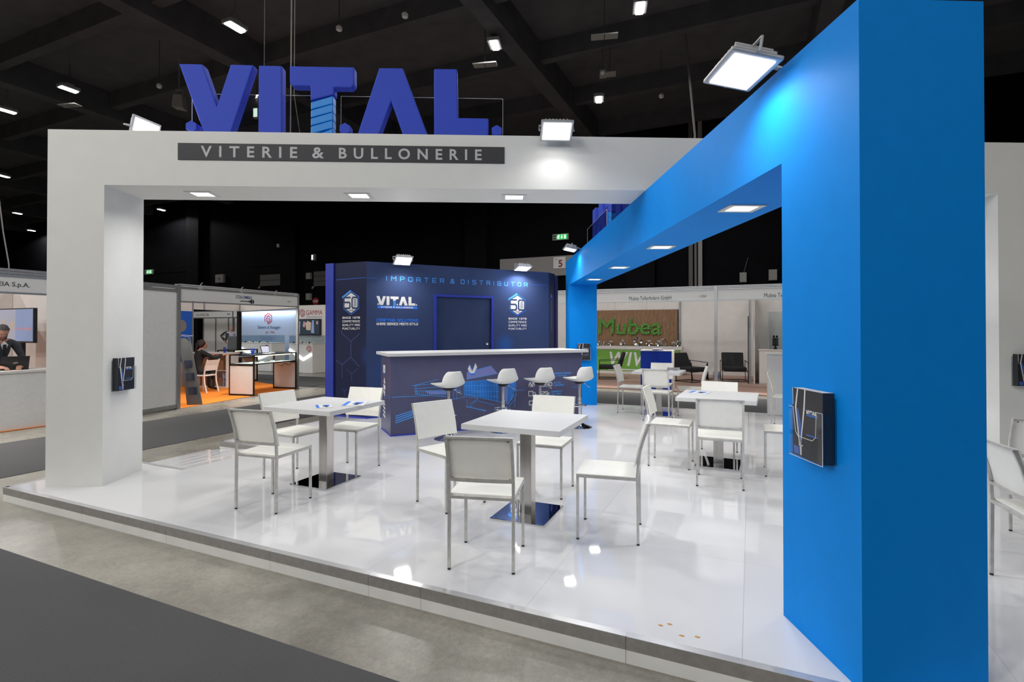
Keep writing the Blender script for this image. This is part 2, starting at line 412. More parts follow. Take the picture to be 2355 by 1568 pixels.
def area(parent, loc, sx, sy, watts, rot=(0,0,0), spread=180, col=(1,.985,.96)):
    l = bpy.data.lights.new('lamp_light', 'AREA'); l.shape = 'RECTANGLE'; l.size = sx; l.size_y = sy; l.energy = watts; l.color = col
    l.spread = R(spread); o = bpy.data.objects.new('lamp_light', l); C.objects.link(o); o.parent = parent; o.location = loc; o.rotation_euler = rot; return o
def wide_spot(parent, loc, watts):
    l = bpy.data.lights.new('lamp_light', 'SPOT'); l.energy = watts; l.spot_size = R(164); l.spot_blend = .15; l.shadow_soft_size = .22; l.color = (1,.985,.96)
    o = bpy.data.objects.new('lamp_light', l); C.objects.link(o); o.parent = parent; o.location = loc; return o
FZ = -.13          # hall floor; the booth platform's top is z = 0

# ================================================================== THE HALL (setting)
S0, S1, T0, T1, CEIL = -62., 26., -20., 20.6, 10.4
fl = MB().quad((S0,T0,FZ),(S1,T0,FZ),(S1,T1,FZ),(S0,T1,FZ)).build('floor', 'concrete', kind='structure')
MB().box(-1.9, -1.88, -.58, T1, FZ, FZ+.0015).build('expansion_joint', 'rubber', fl)
ce = MB().quad((S0,T0,CEIL),(S0,T1,CEIL),(S1,T1,CEIL),(S1,T0,CEIL)).build('ceiling', 'black_ceiling', kind='structure')
for k in range(11): MB().box(S0+6+8*k, S0+6.5+8*k, T0, T1, CEIL-.95, CEIL-.001).build('ceiling_girder', 'black_beam', ce)
for k in range(12): MB().box(S0, S1, T0+2+3.4*k, T0+2.28+3.4*k, CEIL-.6, CEIL-.002).build('ceiling_joist', 'black_beam', ce)
wb = MB().box(S0, S1, T1, T1+.3, FZ, CEIL).build('wall_back', 'black_wall', kind='structure')
MB().box(S0-.3, S0, T0, T1, FZ, CEIL).build('wall_left', 'black_wall', kind='structure')
MB().box(S1, S1+.3, T0, T1, FZ, CEIL).build('wall_right', 'black_wall', kind='structure')
MB().box(S0, S1, T0-.3, T0, FZ, CEIL).build('wall_front', 'black_wall', kind='structure')
for i, x in enumerate((-36, -27.5, -19, -6.5, 1.5, 9.5)): MB().box(x, x+1.2, T1-.35, T1, FZ, CEIL).build('trim_%d' % (i+1), 'black_column', kind='structure')
for i, x in enumerate((-33.5, -21.8, -13.3)): MB().box(x, x+5.5, T1-.03, T1, 5.35, 5.42).build('trim_%d' % (i+11), 'black_column', kind='structure')
for i, x in enumerate((4.06, 4.43)): MB().box(x, x+.16, T1-.2, T1, FZ, CEIL).build('trim_%d' % (i+21), 'sign_grey' if i else 'shutter', kind='structure')

def runner(x0, x1, y0, y1, lab):
    MB().box(x0, x1, y0, y1, FZ, FZ+.006).build('carpet_runner', 'carpet_grey', label=lab, cat='carpet')
runner(-40, 24, -3.6, -.58, 'wide dark grey carpet runner across the bottom left foreground')
runner(-3.3, -1.05, -.57, 8.5, 'dark grey carpet strip in the aisle left of the booth')
runner(-30, 24, 8.55, 11.0, 'dark grey carpet strip in the aisle behind the booth')

# ceiling lamps
def high_bay(x, y, lab, z=9.2, rz=20, k=1.):
    t = thing('high_bay_lamp', lab, 'ceiling lamp', (x, y, z), rz, 'hall ceiling lamps')
    MB().box(-.17,.17,-.26,.26,.02,.12).box(-.10,.10,-.12,.12,.12,.2).build('housing', 'lamp_grey', t, bevel=.01)
    MB().box(-.085,.085,-.235,.235,-.005,.0195).build('lens', 'hall_lens', t)
    MB().tube([(0,-.2,.12),(0,0,.5),(0,.2,.12)], .006, 6).tube([(0,0,.5),(0,0,CEIL-z)], .005, 6).build('suspension_wire', 'wire', t)
    wide_spot(t, (0,0,-.05), HB_W*k)
    return t
for x, y, l in [(-5.6,6.75,'lit ceiling lamp above the V of the roof lettering'), (-13.62,6.98,'lit ceiling lamp high on the left above the white pillar'),
                (.08,10.25,'lit ceiling lamp above the L of the roof lettering'), (4.0,10.2,'lit ceiling lamp highest at top centre right of the picture'),
                (-17.6,7.04,'lit ceiling lamp at the left edge of the picture'), (1.77,14.75,'small lit ceiling lamp between the roof lettering and blue beam'),
                (-28.0,11.1,'far lit ceiling lamp low at the left edge'), (-28.4,19.2,'far lit ceiling lamp seen through the white portal'),
                (-38.2,15.9,'tiny far lit ceiling lamp upper of three left of the white pillar'), (-45.,19.6,'tiny far lit ceiling lamp nearest the white pillar')]:
    high_bay(x, y, l, rz=0 if y < 8 else 15)
for x, y in [(-9.6,.5), (-1.6,1.2), (2.4,6.8), (10.4,6.8), (18,6.8), (12,10.2)]+[(x, y) for y in (-6.5,-12,-17.5) for x in (-14,-6,2.4,10.4,18)]:  # unseen hall lamps added as fill; rows behind the camera boosted for upright faces
    high_bay(x, y, 'added fill lamp on the hall ceiling outside the frame', k=(2.9 if x < -1 else 2.1 if x < 5 else 1.0) if y < 0 else 1.)
def small_fixture(x, y, z, kind, lab):
    t = thing('ceiling_device', lab, 'ceiling device', (x, y, z), 15)
    if kind == 'panel': MB().box(-.34,.34,-.13,.13,0,.03).build('plate', 'box_grey', t); MB().box(-.01,.01,-.13,.13,-.004,0).build('joint', 'rubber', t)
    elif kind == 'square': MB().box(-.18,.18,-.15,.15,0,.03).build('plate', 'box_grey', t)
    elif kind == 'cam': MB().box(-.09,.09,-.2,.1,0,.12).build('housing', 'box_grey', t); MB().blob((0,-.2,.03), .07).build('lens_dome', 'lamp_white', t)
    else: MB().lathe([(.02,-.1),(.07,-.07),(.08,0),(.03,.06)], 12).build('housing', 'lamp_white', t, smooth=40)
    MB().tube([(0,0,.03),(0,0,CEIL-z)], .012, 6).build('rod', 'wire', t)
for a in [(-1.09,7.78,9.,'dome','small dark and white ceiling sensor at the top centre'), (-2.91,7.56,9.,'dome','tiny white ceiling sensor above the T of the lettering'),
          (3.0,10.7,9.,'panel','pale ceiling plate below the topmost lamp'), (-.46,10.73,9.,'panel','long pale ceiling plate beside the L lettering'),
          (2.63,12.75,9.,'square','square pale ceiling plate right of a small camera'), (2.42,12.75,8.98,'cam','small ceiling camera beside a square pale plate'),
          (3.81,14.78,9.,'dome','tiny ceiling sensor left of the big blue beam lamp'), (-14.44,7.41,9.,'panel','pale ceiling plate under the upper left lamp'),
          (-10.17,7.7,9.,'dome','tiny white ceiling sensor left of the V lettering')]: small_fixture(*a)
t = thing('hanging_speaker', 'grey hanging speaker box left of the V lettering', 'speaker', (-10.49,8.53,8.95), 30)
MB().prism([(-.16,-.28),(.2,-.34),(.15,.12),(-.12,.12)], -.15, .15).build('cabinet', 'box_grey', t, bevel=.02)
MB().tube([(-.1,0,.12),(-.08,0,.3),(.1,0,.3),(.12,0,.12)], .02, 6).tube([(0,0,.3),(0,0,CEIL-8.95)], .012, 6).build('bracket', 'sign_grey', t)
def cable(name, pts, r, m, lab): MB().tube(pts, r, 6).build(name, m, label=lab, cat='cable')
for X, r, n, m, l in [(-2.41,.003,'hanging_wire','wire','thin dark wire hanging down behind the I of the lettering'), (-2.13,.007,'hanging_rope','rope','pale rope hanging from the ceiling behind the T lettering')]:
    p = hb(X, 5.66); cable(n, [(p.x,p.y,3.405), (p.x+.01,p.y,5.2), (p.x,p.y,CEIL)], r, m, l)
p = hb(-2.08, 5.68); cable('hanging_rope', [(p.x,p.y,3.405), (p.x+.03,p.y+.02,3.6), (p.x-.03,p.y,4.0), (p.x+.02,p.y,CEIL)], .004, 'rope', 'second thinner pale rope beside the T of the lettering')
cable('drop_pipe', [(4.70,13,CEIL), (4.99,13,6.95), (5.0,13.02,2.55)], .035, 'shutter', 'grey pipe descending from the ceiling above the blue beam')
cable('slack_cable', [(-20.6,8,6.9), (-20.2,8,5.3), (-19.75,8,4.0), (-19.6,8,FZ)], .025, 'sign_grey', 'pale slanting cable at the far left edge of the hall')

# things on the far wall
def exit_sign(x, z, wd, ht, lab):
    t = thing('exit_sign', lab, 'exit sign', (x, T1-.1, z), 0)
    MB().box(0, wd, 0, .1, 0, ht).build('housing', 'box_grey', t, bevel=.01)
    MB().box(wd*.28, wd*.92, -.005, 0, ht*.1, ht*.9).build('lit_panel', 'exit_green', t)
    mb = MB(); k = ht
    x0 = wd*.40
    ribbon(mb, [(x0,k*.70),(x0-.05*wd,k*.48),(x0-.1*wd,k*.30)], k*.09); ribbon(mb, [(x0-.05*wd,k*.48),(x0+.02*wd,k*.36),(x0,k*.2)], k*.09)
    ribbon(mb, [(x0+.05*wd,k*.55),(x0-.02*wd,k*.64),(x0-.08*wd,k*.6)], k*.07); mb.poly([(px,py,0) for px,py in hexa(x0+.02*wd,k*.78,k*.075)][::-1])
    x1 = wd*.59; ribbon(mb, [(x1,k*.80),(x1,k*.42)], k*.13); mb.poly([(x1-k*.18,k*.46,0),(x1,k*.2,0),(x1+k*.18,k*.46,0)])
    x2 = wd*.79; mb.poly([(x2-wd*.05,k*.2,0),(x2+wd*.05,k*.2,0),(x2+wd*.05,k*.8,0),(x2-wd*.05,k*.8,0)])
    flat('pictogram', mb.mesh('pictogram', 'exit_white'), t, (0,-.007,0))
    MB().lathe([(.0,-.01),(.06,-.01),(.06,.01)], 10, (wd*.14,-.005,ht*.7)).lathe([(.0,-.01),(.06,-.01),(.06,.01)], 10, (wd*.14,-.005,ht*.3)).build('indicator', 'rubber', t)
exit_sign(-1.98, 5.60, .78, .29, 'green lit emergency exit sign above the dark blue cabin')
exit_sign(-32.3, 5.30, .9, .34, 'small green lit exit sign beside the white pillar')
def wall_box(x, z, wd, ht, lab, m='box_grey', wire=False, knob=False):
    t = thing('junction_box', lab, 'wall box', (x, T1-.16, z), 0)
    MB().box(0,wd,0,.16,0,ht).build('case', m, t, bevel=.015)
    MB().box(wd*.05,wd*.95,-.012,0,ht*.05,ht*.95).build('lid', m, t)
    if knob: MB().lathe([(.0,-.02),(.07,-.02),(.07,.02)], 10, (wd*.5,-.02,ht*.5)).build('knob', 'rubber', t)
    if wire: MB().tube([(wd*.6,.08,ht),(wd*.9,.08,ht+.3),(wd*1.2,.12,ht+.6)], .015, 6).build('conduit', 'shutter', t)
wall_box(6.0, 3.36, .26, .40, 'pale grey box with a cable on the wall above the white fascia', wire=True)
wall_box(7.05, 3.40, .30, .43, 'pale square box on the wall nearest the big blue pillar')
wall_box(-24.92, 4.45, .78, .53, 'grey square plate with black centre above the left booth fascia', 'sign_grey', knob=True)
wall_box(-19.5, 6.40, .18, .2, 'tiny pale box high on the far black wall', 'lamp_white')
wall_box(-17.17, 4.39, .34, .37, 'pale box on the wall left of the dark blue cabin, upper of two')
wall_box(-17.17, 3.17, .34, .39, 'pale box behind the red stop sign, lower of two')
t = thing('emergency_lamp', 'small lit emergency lamp on the wall above the cabin', 'wall lamp', (-16.8, T1-.12, 5.46), 0)
MB().box(0,.3,0,.12,0,.36).build('case', 'box_grey', t); MB().box(.03,.14,-.006,0,.04,.32).build('lens', 'exit_white', t)
def shutter(x0, x1, z0, z1, lab):
    t = thing('roller_shutter', lab, 'roller shutter', (x0, T1-.12, z0), 0)
    n = max(2, int((z1-z0)/.26))
    for k in range(n): MB().box(0, x1-x0, 0, .1, k*(z1-z0)/n+.012, (k+1)*(z1-z0)/n-.012).build('slat', 'shutter', t)
    MB().tube([(0,.0,0),(-.1,-.02,-.12)], .05, 6).build('bottom_rail', 'sign_grey', t)
shutter(-20.93, -18.95, 4.10, 4.8, 'half raised grey roller shutter above the left booth fascia')
shutter(-16.6, -13.6, 3.95, 4.82, 'grey roller shutter partly hidden behind the dark blue cabin')
t = thing('stop_sign', 'red octagonal stop sign above the red lettered booth', 'sign', (-16.55, T1-.022, 3.1), 0)
MB().prism([(.235*math.cos(R(22.5+45*k)), .235*math.sin(R(22.5+45*k))) for k in range(8)], 0, .02).build('plate', 'sign_red', t)
flat('lettering', stroke('STOP', 'print_white', .36, .15, .025), t, (-.18,-.004,-.075))
t = thing('numbered_gate_header', 'long grey door header with the number five board', 'door header', (-4.60, T1-.262, 3.95), 0)
MB().box(0,4.2,0,.25,0,.9).build('header', 'sign_grey', t)
MB().box(2.74,3.32,-.03,0,.32,.84).build('number_board', 'panel_grey', t)
flat('lettering', text('5', 'text_red', h=.34, bold=.03), t, (2.98,-.034,.37))
flat('lettering', text('N', 'text_red', h=.09), t, (2.83,-.034,.70))

# ================================================================== THE BOOTH PLATFORM
P = thing('booth_platform', 'raised glossy white booth platform with grey metal edging', 'platform', (0,0,0))
GX = [-.06+1.07*k for k in range(11)]; GY = [1.12*k for k in range(8)]
MB().box(GX[0]+.9, GX[-1]-.03, .03, GY[-1]-.03, FZ, -.022).box(GX[0]+.03, GX[0]+.9, .03, GY[1]-.01, FZ, -.022).box(GX[0]+.03, GX[0]+.9, GY[2]+.01, GY[-1]-.03, FZ, -.022).build('substructure', 'riser_white', P)
for i in range(10):
    for j in range(7):
        if i == 0 and j == 1: continue
        g = .0005
        MB().box(GX[i]+g, GX[i+1]-g, GY[j]+g, GY[j+1]-g, -.0215, 0).build('floor_panel', 'gloss_white', P)
RX1 = GX[1]
MB().box(RX1-.12, RX1, GY[1]+.001, GY[2]-.001, -.022, -.0003).build('ramp_landing', 'gloss_white', P)
rmp = MB(); x0, x1, ya, yb = -.26, RX1-.12, GY[1]+.02, GY[2]-.02
rmp.add([(x0,ya,FZ),(x1,ya,FZ),(x1,yb,FZ),(x0,yb,FZ),(x0,ya,FZ+.006),(x1,ya,-.003),(x1,yb,-.003),(x0,yb,FZ+.006)], [(3,2,1,0),(4,5,6,7),(0,1,5,4),(1,2,6,5),(2,3,7,6),(3,0,4,7)])
rm = rmp.build('ramp', 'gloss_white', P)
for k in range(1, 5):
    f = k/5; xx = x0+(x1-x0)*f; zz = FZ+.006+(-.003-FZ-.006)*f
    MB().bar((xx,ya+.01,zz+.002),(xx,yb-.01,zz+.002), .014, .004).build('ramp_rib', 'gloss_white', rm)
# edging: grey trim over white riser boards, in lengths
def edge(a, b, joints, out):
    """run from a to b in plan, outward normal out; joints in metres along it"""
    a, b, out = Vector((*a,0)), Vector((*b,0)), Vector((*out,0)); d = (b-a).normalized(); L = (b-a).length
    js = [0]+list(joints)+[L]
    for p, q in zip(js[:-1], js[1:]):
        A, B_ = a+d*(p+.001), a+d*(q-.001); o1 = out*.0101; 
        MB().bar(A+o1*.5+Vector((0,0,-.0315)), B_+o1*.5+Vector((0,0,-.0315)), .0101, .063).build('edge_trim', 'trim_grey', P)
        MB().bar(A-out*.012+Vector((0,0,.0012)), B_-out*.012+Vector((0,0,.0012)), .044, .0024).build('edge_cap', 'trim_top', P)
        MB().bar(A+out*.002+Vector((0,0,-.097)), B_+out*.002+Vector((0,0,-.097)), .012, .066).build('riser_board', 'riser_white', P)
edge((GX[0],0), (GX[-1],0), (1.3,2.41,3.5,4.33,4.71,5.9,7.4,8.9), (0,-1))
edge((GX[0],GY[1]), (GX[0],0), (), (-1,0))
edge((GX[0],GY[-1]), (GX[0],GY[2]), (2.2,), (-1,0))
edge((GX[-1],GY[-1]), (GX[0],GY[-1]), (2.2,4.4,6.6,8.8), (0,1))
edge((RX1-.13,GY[1]), (GX[0],GY[1]), (), (0,1)); edge((GX[0],GY[2]), (RX1-.13,GY[2]), (), (0,-1))
for i, (x, y) in enumerate([(5.98,.16),(6.02,.19),(6.09,.11),(6.16,.13)]):
    MB().prismz([(x+.012*math.cos(a)*(1+.5*random.random()), y+.008*math.sin(a)) for a in (0,1,2.2,3.4,4.8)], .0004, .0016).build('paint_chip', 'chip', P)

# ================================================================== PORTALS
WO = (-3.97, 5.48, 0); ZB, ZT = 2.878, 3.405
WP = thing('white_portal', 'broad white painted portal frame spanning the booth, carrying roof lettering', 'portal', hb(-3.97,5.48), 26.5)
MB(WO).box(-4.234,-3.707,5.19,5.764,0,ZB).build('pillar', 'white_paint', WP)
MB(WO).box(5.162,5.69,5.19,5.764,0,ZB).build('pillar', 'white_paint', WP)
MB(WO).box(-4.234,5.69,5.19,5.764,ZB,ZT).build('beam', 'white_paint', WP)
nb = MB(WO).box(-3.017,.123,5.182,5.19,3.127,3.288).build('name_board', 'board_dark', WP)
for s_, x0, wd in [('VITERIE', -2.80, .915), ('&', -1.742, .113), ('BULLONERIE', -1.486, 1.385)]:
    spell(s_, 'board_text', .108, wd, nb, (x0+3.97, 5.181-5.48, 3.154), bold=.022, space=1.85 if len(s_) > 1 else 1)
BO = (1.8, 2.43, 0); BB, BT = 2.373, 2.878
BP = thing('blue_portal', 'bright blue painted portal frame running back from the near pillar', 'portal', hb(1.8,2.43), 26.5)
MB(BO).box(1.528,2.067,2.135,2.726,0,BB).build('pillar', 'blue_paint', BP)
MB(BO).box(1.528,2.067,10.337,10.874,0,BB).build('pillar', 'blue_paint', BP)
MB(BO).box(1.528,2.067,2.135,10.874,BB,BT).build('beam', 'blue_paint', BP)

# downlights let into the beams
def downlight(X, Y, z, lab, rz=26.5):
    t = thing('recessed_downlight', lab, 'downlight', hb(X, Y, z), rz, 'downlights in the beams')
    mb = MB()
    for a in ((-.13,.13,-.11,-.075),(-.13,.13,.075,.11),(-.13,-.09,-.075,.075),(.09,.13,-.075,.075)): mb.box(*a, -.008, -.0005)
    mb.build('frame', 'lamp_white', t)
    MB().box(-.09,.09,-.075,.075,-.004,-.0005).build('lens', 'down_lens', t)
    area(t, (0,0,-.012), .15, .13, DL_W, spread=150)
for X, l in [(-2.95,'square lit downlight in the white beam nearest the left pillar'), (-1.37,'square lit downlight in the middle of the white beam'), (.232,'square lit downlight in the white beam nearest the blue beam'), (3.4,'lit downlight in the white beam hidden behind the blue pillar')]:
    downlight(X, 5.50, ZB, l)
for Y, l in [(3.74,'square lit downlight in the blue beam nearest the near pillar'), (5.55,'second lit downlight along the blue beam from the near pillar'), (7.41,'third lit downlight along the blue beam from the near pillar'), (9.22,'farthest lit downlight in the blue beam by the rear pillar')]:
    downlight(1.80, Y, BB, l)

# flood lamps
def flood(loc, A, tilt, mount, lab, watts=None, big=1.):
    t = thing('flood_lamp', lab, 'flood lamp', loc, 0, 'flood lamps of the booth', rot=Euler((R(tilt),0,R(A)),'XYZ'))
    inv = Matrix.LocRotScale(Vector(loc), Euler((R(tilt),0,R(A)),'XYZ'), None).inverted(); mp = inv @ Vector(mount)
    MB().box(-.155*big,.155*big,-.012,.012,-.115*big,.115*big).box(-.13*big,.13*big,.012,.045,-.095*big,.095*big).build('housing', 'lamp_grey', t, bevel=.008)
    for k in range(7): MB().box((-.11+.034*k)*big,(-.102+.034*k)*big,.045,.07,-.085*big,.085*big).build('fin', 'lamp_grey', t)
    MB().box(-.13*big,.13*big,-.0165,-.0125,-.09*big,.09*big).build('lens', 'flood_lens', t)
    x = .166*big
    MB().tube([(-x,.0,0),(-x,.075,0),(x,.075,0),(x,.0,0)], .008, 6).bar((0,.075,0), mp, .03, .012).build('bracket', 'lamp_grey', t)
    area(t, (0,-.022,0), .24*big, .16*big, watts or FL_W, rot=(R(-90),0,0), spread=150)
    return t
flood(hb(.62,5.03,3.40), 26.5, 56, hb(.62,5.24,3.408), 'lit flood lamp on the white beam right of the lettering', 6.)
flood(hb(-3.50,5.46,3.50), 26.5+74, 12, hb(-3.60,5.64,3.408), 'lit flood lamp on the white beam left of the lettering')
flood(hb(1.33,2.76,2.88), 26.5-90, 80, hb(1.58,2.76,2.88), 'large lit flood lamp on the blue beam at upper right', 5.5, big=1.18)
flood(hb(1.36,9.15,2.89), 26.5-90, 78, hb(1.58,9.15,2.882), 'far lit flood lamp on the rear end of the blue beam', 6.)

# big roof lettering
def roof_sign(name, loc, rz, lab):
    t = thing(name, lab, 'letter sign', loc, rz); X0, Z0 = -1.43, 3.405
    def pr(n, pts, m='letter_blue', d=.11, bev=.012): return MB().prism([(x-X0, max(z-Z0, .0)) for x, z in pts], 0, d).build(n, m, t, bevel=bev)
    pr('letter', [(-3.035,4.072),(-2.81,4.072),(-2.671,3.668),(-2.543,4.074),(-2.322,4.072),(-2.537,3.405),(-2.797,3.405)])
    pr('letter', [(-2.275,4.07),(-2.05,4.07),(-2.048,3.405),(-2.277,3.405)])
    pr('letter', [(-1.977,4.07),(-1.351,4.07),(-1.351,3.90),(-1.382,3.866),(-1.546,3.866),(-1.546,3.795),(-1.776,3.732),(-1.776,3.873),(-1.946,3.873),(-1.977,3.90)])
    pr('letter', [(-1.109,4.068),(-.879,4.07),(-.63,3.405),(-.875,3.405),(-.991,3.737),(-1.108,3.405),(-1.32,3.405)])
    pr('letter', [(-.572,4.069),(-.344,4.071),(-.336,3.587),(-.034,3.586),(-.034,3.405),(-.571,3.405)])
    for k in range(5):
        z = 3.717-.0795*k; p = [(-1.772,z),(-1.557,z+.066),(-1.557,z-.012),(-1.772,z-.074)]
        if k == 4: p = [(-1.70,3.405),(-1.557,3.465),(-1.557,3.405)]
        MB().prism([(x-X0, max(zz-Z0,0)) for x, zz in p], 0, .11).build('screw_thread', 'screw_blue', t, bevel=.008)
    for x in (-2.915,-1.442,.048): pr('dot', [(a, b) for a, b in hexa(x, 3.463, .058)], bev=.004)
    for a, b in ((-2.967,-1.79),(-1.509,.108)):
        MB().box(a-X0, b-X0, .1105, .1185, .001, .422).build('glass_panel', 'sign_glass', t)
        MB().box(a-X0, b-X0, .1105, .1185, .422, .425).box(a-X0-.003, a-X0, .1105, .1185, 0, .425).box(b-X0, b-X0+.003, .1105, .1185, 0, .425).build('glass_edge', 'lamp_white', t)
roof_sign('roof_lettering', hb(-1.43,5.22,3.4055), 26.5, 'large three dimensional blue letters standing on the white beam')
roof_sign('roof_lettering', hb(1.845,7.96,2.8785), 116.5, 'large blue letters seen from behind on the blue beam')

# brochure holders: root on the wall face, x to the right, -y towards the reader
def small_logo(par, org, wd, A=0., m='print_white', bar=True):
    """the lettering of the big sign in flat print"""
    k = wd/3.1; X0 = -3.0; Z0 = 3.405
    P_ = [[(-3.035,4.072),(-2.81,4.072),(-2.671,3.668),(-2.543,4.074),(-2.322,4.072),(-2.537,3.405),(-2.797,3.405)], [(-2.275,4.07),(-2.05,4.07),(-2.048,3.405),(-2.277,3.405)],
          [(-1.977,4.07),(-1.351,4.07),(-1.351,3.88),(-1.546,3.866),(-1.546,3.795),(-1.776,3.732),(-1.776,3.873),(-1.977,3.88)], [(-1.109,4.068),(-.879,4.07),(-.63,3.405),(-.875,3.405),(-.991,3.737),(-1.108,3.405),(-1.32,3.405)],
          [(-.572,4.069),(-.344,4.071),(-.336,3.587),(-.034,3.586),(-.034,3.405),(-.571,3.405)]]+[hexa(x,3.463,.062) for x in (-2.915,-1.442,.06)]
    f = lambda p: [((x-X0)*k, (z-Z0)*k) for x, z in p]
    a = flat('logo_print', poly2d(m, [f(p) for p in P_]), par, org, A)
    S_ = []
    for q in range(5):
        z = 3.70-.08*q; S_.append(f([(-1.772,z),(-1.557,z+.06),(-1.557,z+.005),(-1.772,z-.055)]))
    flat('logo_print', poly2d('print_sky', S_), par, org, A)
    return k
def holder(loc, A, lab, blab, n=6, flip=False):
    t = thing('brochure_holder', lab, 'brochure holder', loc, A); W_, D = .262, .062
    mb = MB().box(-W_/2,W_/2,-.003,0,0,.30).box(-W_/2,W_/2,-D,-.003,0,.004).box(-W_/2,-W_/2+.003,-D,-.003,.004,.235).box(W_/2-.003,W_/2,-D,-.003,.004,.235)
    mb.build('tray', 'acrylic', t)
    ol = [(-W_/2,.0),(W_/2,.0),(W_/2,.235),(W_/2-.045,.235),(W_/2-.05,.12),(W_/2-.075,.10),(-W_/2+.075,.10),(-W_/2+.055,.12),(-W_/2+.035,.235),(-W_/2,.235)]
    MB().prism(ol, -D-.003, -D).build('front_plate', 'acrylic', t)
    mb = MB()
    for a, b in zip(ol[1:], ol[2:]): mb.bar((a[0],-D-.0035,a[1]), (b[0],-D-.0035,b[1]), .002, .002)
    mb.bar((-W_/2,-D-.0035,.001),(W_/2,-D-.0035,.001), .002, .002).build('polished_edge', 'lamp_white', t)
    s = thing('brochure_stack', blab, 'brochures', loc, A); s['group'] = 'brochures in the wall holders'
    w2 = .118; th_ = (D-.010)/n
    for k in range(n):
        y1 = -.005-k*th_
        b = MB().box(-w2, w2, y1-th_*.85, y1, .005, .325).build('brochure', 'cover_grey', s)
        MB().box(-w2+.001, w2-.0008, y1-th_*.7, y1-th_*.15, .325, .3254).build('page_edges', 'paper', b)
    yf = y1-th_*.85
    pz = lambda pts: [(x*.236-.118, z*.32+.005) for x, z in pts]
    flat('cover_print', poly2d('print_white', [pz(p) for p in [[(.17,1),(.21,1),(.14,.72),(.27,.18),(.23,.18),(.09,.72)], [(.42,1),(.46,1),(.43,.72),(.30,.18),(.27,.18),(.385,.72)], [(.02,.75),(.035,.75),(.02,1),(0,1)], [(.25,.15),(.32,.15),(.32,.02),(.27,.02)], [(.22,.175),(.36,.175),(.36,.155),(.22,.155)]]]), s, (0,yf-.0002,0))
    flat('cover_print', poly2d('cover_blue', [pz(p) for p in [[(.16,.70),(.20,.72),(.30,.5),(.29,.2),(.28,.2)], [(.05,.14),(.22,.13),(.24,.02),(.06,.02)]]]), s, (0,yf-.0002,0))
    small_logo(s, (-.005,yf-.0002,.215), .085)
    flat('cover_print', poly2d('print_blue', [[(-.003,.206),(.085,.206),(.085,.211),(-.003,.211)], [(-.003,.115),(.085,.115),(.085,.119),(-.003,.119)]]), s, (0,yf-.0002,0))
holder(hb(1.528,2.42,.888), 26.5-90, 'clear acrylic brochure holder on the near blue pillar', 'dark brochures in the holder on the near blue pillar')
holder(hb(-3.707,5.43,.888), 26.5+90, 'clear acrylic brochure holder on the left white pillar', 'dark brochures in the holder on the left white pillar')
holder(hb(1.80,10.337,.888), 26.5, 'clear acrylic brochure holder on the rear blue pillar', 'dark brochures in the holder on the rear blue pillar')
holder(hb(5.42,5.19,.92), 26.5, 'clear acrylic brochure holder on the right edge white pillar', 'dark brochures in the holder at the right edge')

# ================================================================== STORAGE CABIN
CM = Vector((.547, 4.448, 0)); CA = 53.06; CL = 3.616; CH = 2.63
K = thing('storage_cabin', 'dark blue cabin with printed walls and a door behind the bar counter', 'cabin', CM)
def main_obj(mb, name, m, par=K, **kw):
    o = mb.build(name, m, par, **kw)
    if par is K: o.rotation_euler = (0, 0, R(CA))
    return o
d0, d1, dz = 1.235, 2.33, 2.075
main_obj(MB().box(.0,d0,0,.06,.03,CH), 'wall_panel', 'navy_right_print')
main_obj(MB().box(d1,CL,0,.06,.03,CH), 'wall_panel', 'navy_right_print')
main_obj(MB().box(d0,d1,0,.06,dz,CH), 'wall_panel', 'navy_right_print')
main_obj(MB().box(0,d0,-.006,.05,0,.03), 'skirting', 'royal'); main_obj(MB().box(d1,CL,-.006,.05,0,.03), 'skirting', 'royal')
main_obj(MB().box(d0-.045,d0,-.018,.03,.0,dz+.04).box(d1,d1+.04,-.018,.03,0,dz+.04).box(d0,d1,-.018,.03,dz,dz+.04), 'door_frame', 'royal')
dr = main_obj(MB().box(d0+.004,d1-.004,.028,.062,.01,dz-.004), 'door', 'navy')
MB().lathe([(.0,-.045),(.02,-.045),(.028,-.03),(.02,-.012),(.012,0)], 14).build('knob', 'chrome', dr, smooth=50).matrix_local = Matrix.Translation((d1-.09,.028,1.22)) @ Matrix.Rotation(R(-90),4,'X')
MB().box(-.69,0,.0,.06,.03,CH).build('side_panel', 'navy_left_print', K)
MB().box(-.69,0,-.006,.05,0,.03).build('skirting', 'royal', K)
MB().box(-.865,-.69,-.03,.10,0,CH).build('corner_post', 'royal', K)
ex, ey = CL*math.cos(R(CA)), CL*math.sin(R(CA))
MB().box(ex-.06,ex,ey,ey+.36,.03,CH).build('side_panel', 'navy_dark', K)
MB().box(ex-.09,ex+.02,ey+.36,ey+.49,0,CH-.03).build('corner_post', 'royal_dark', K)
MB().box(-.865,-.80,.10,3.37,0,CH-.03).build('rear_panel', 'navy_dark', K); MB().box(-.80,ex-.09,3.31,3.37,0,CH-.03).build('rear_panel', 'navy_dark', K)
ca_, sa_ = math.cos(R(CA)), math.sin(R(CA))
def onmain(me, a, z, name=None, off=.0): 
    return flat(name or me.name, me, K, (a*ca_+.001*sa_+off*sa_, a*sa_-.001*ca_-off*ca_, z), CA)
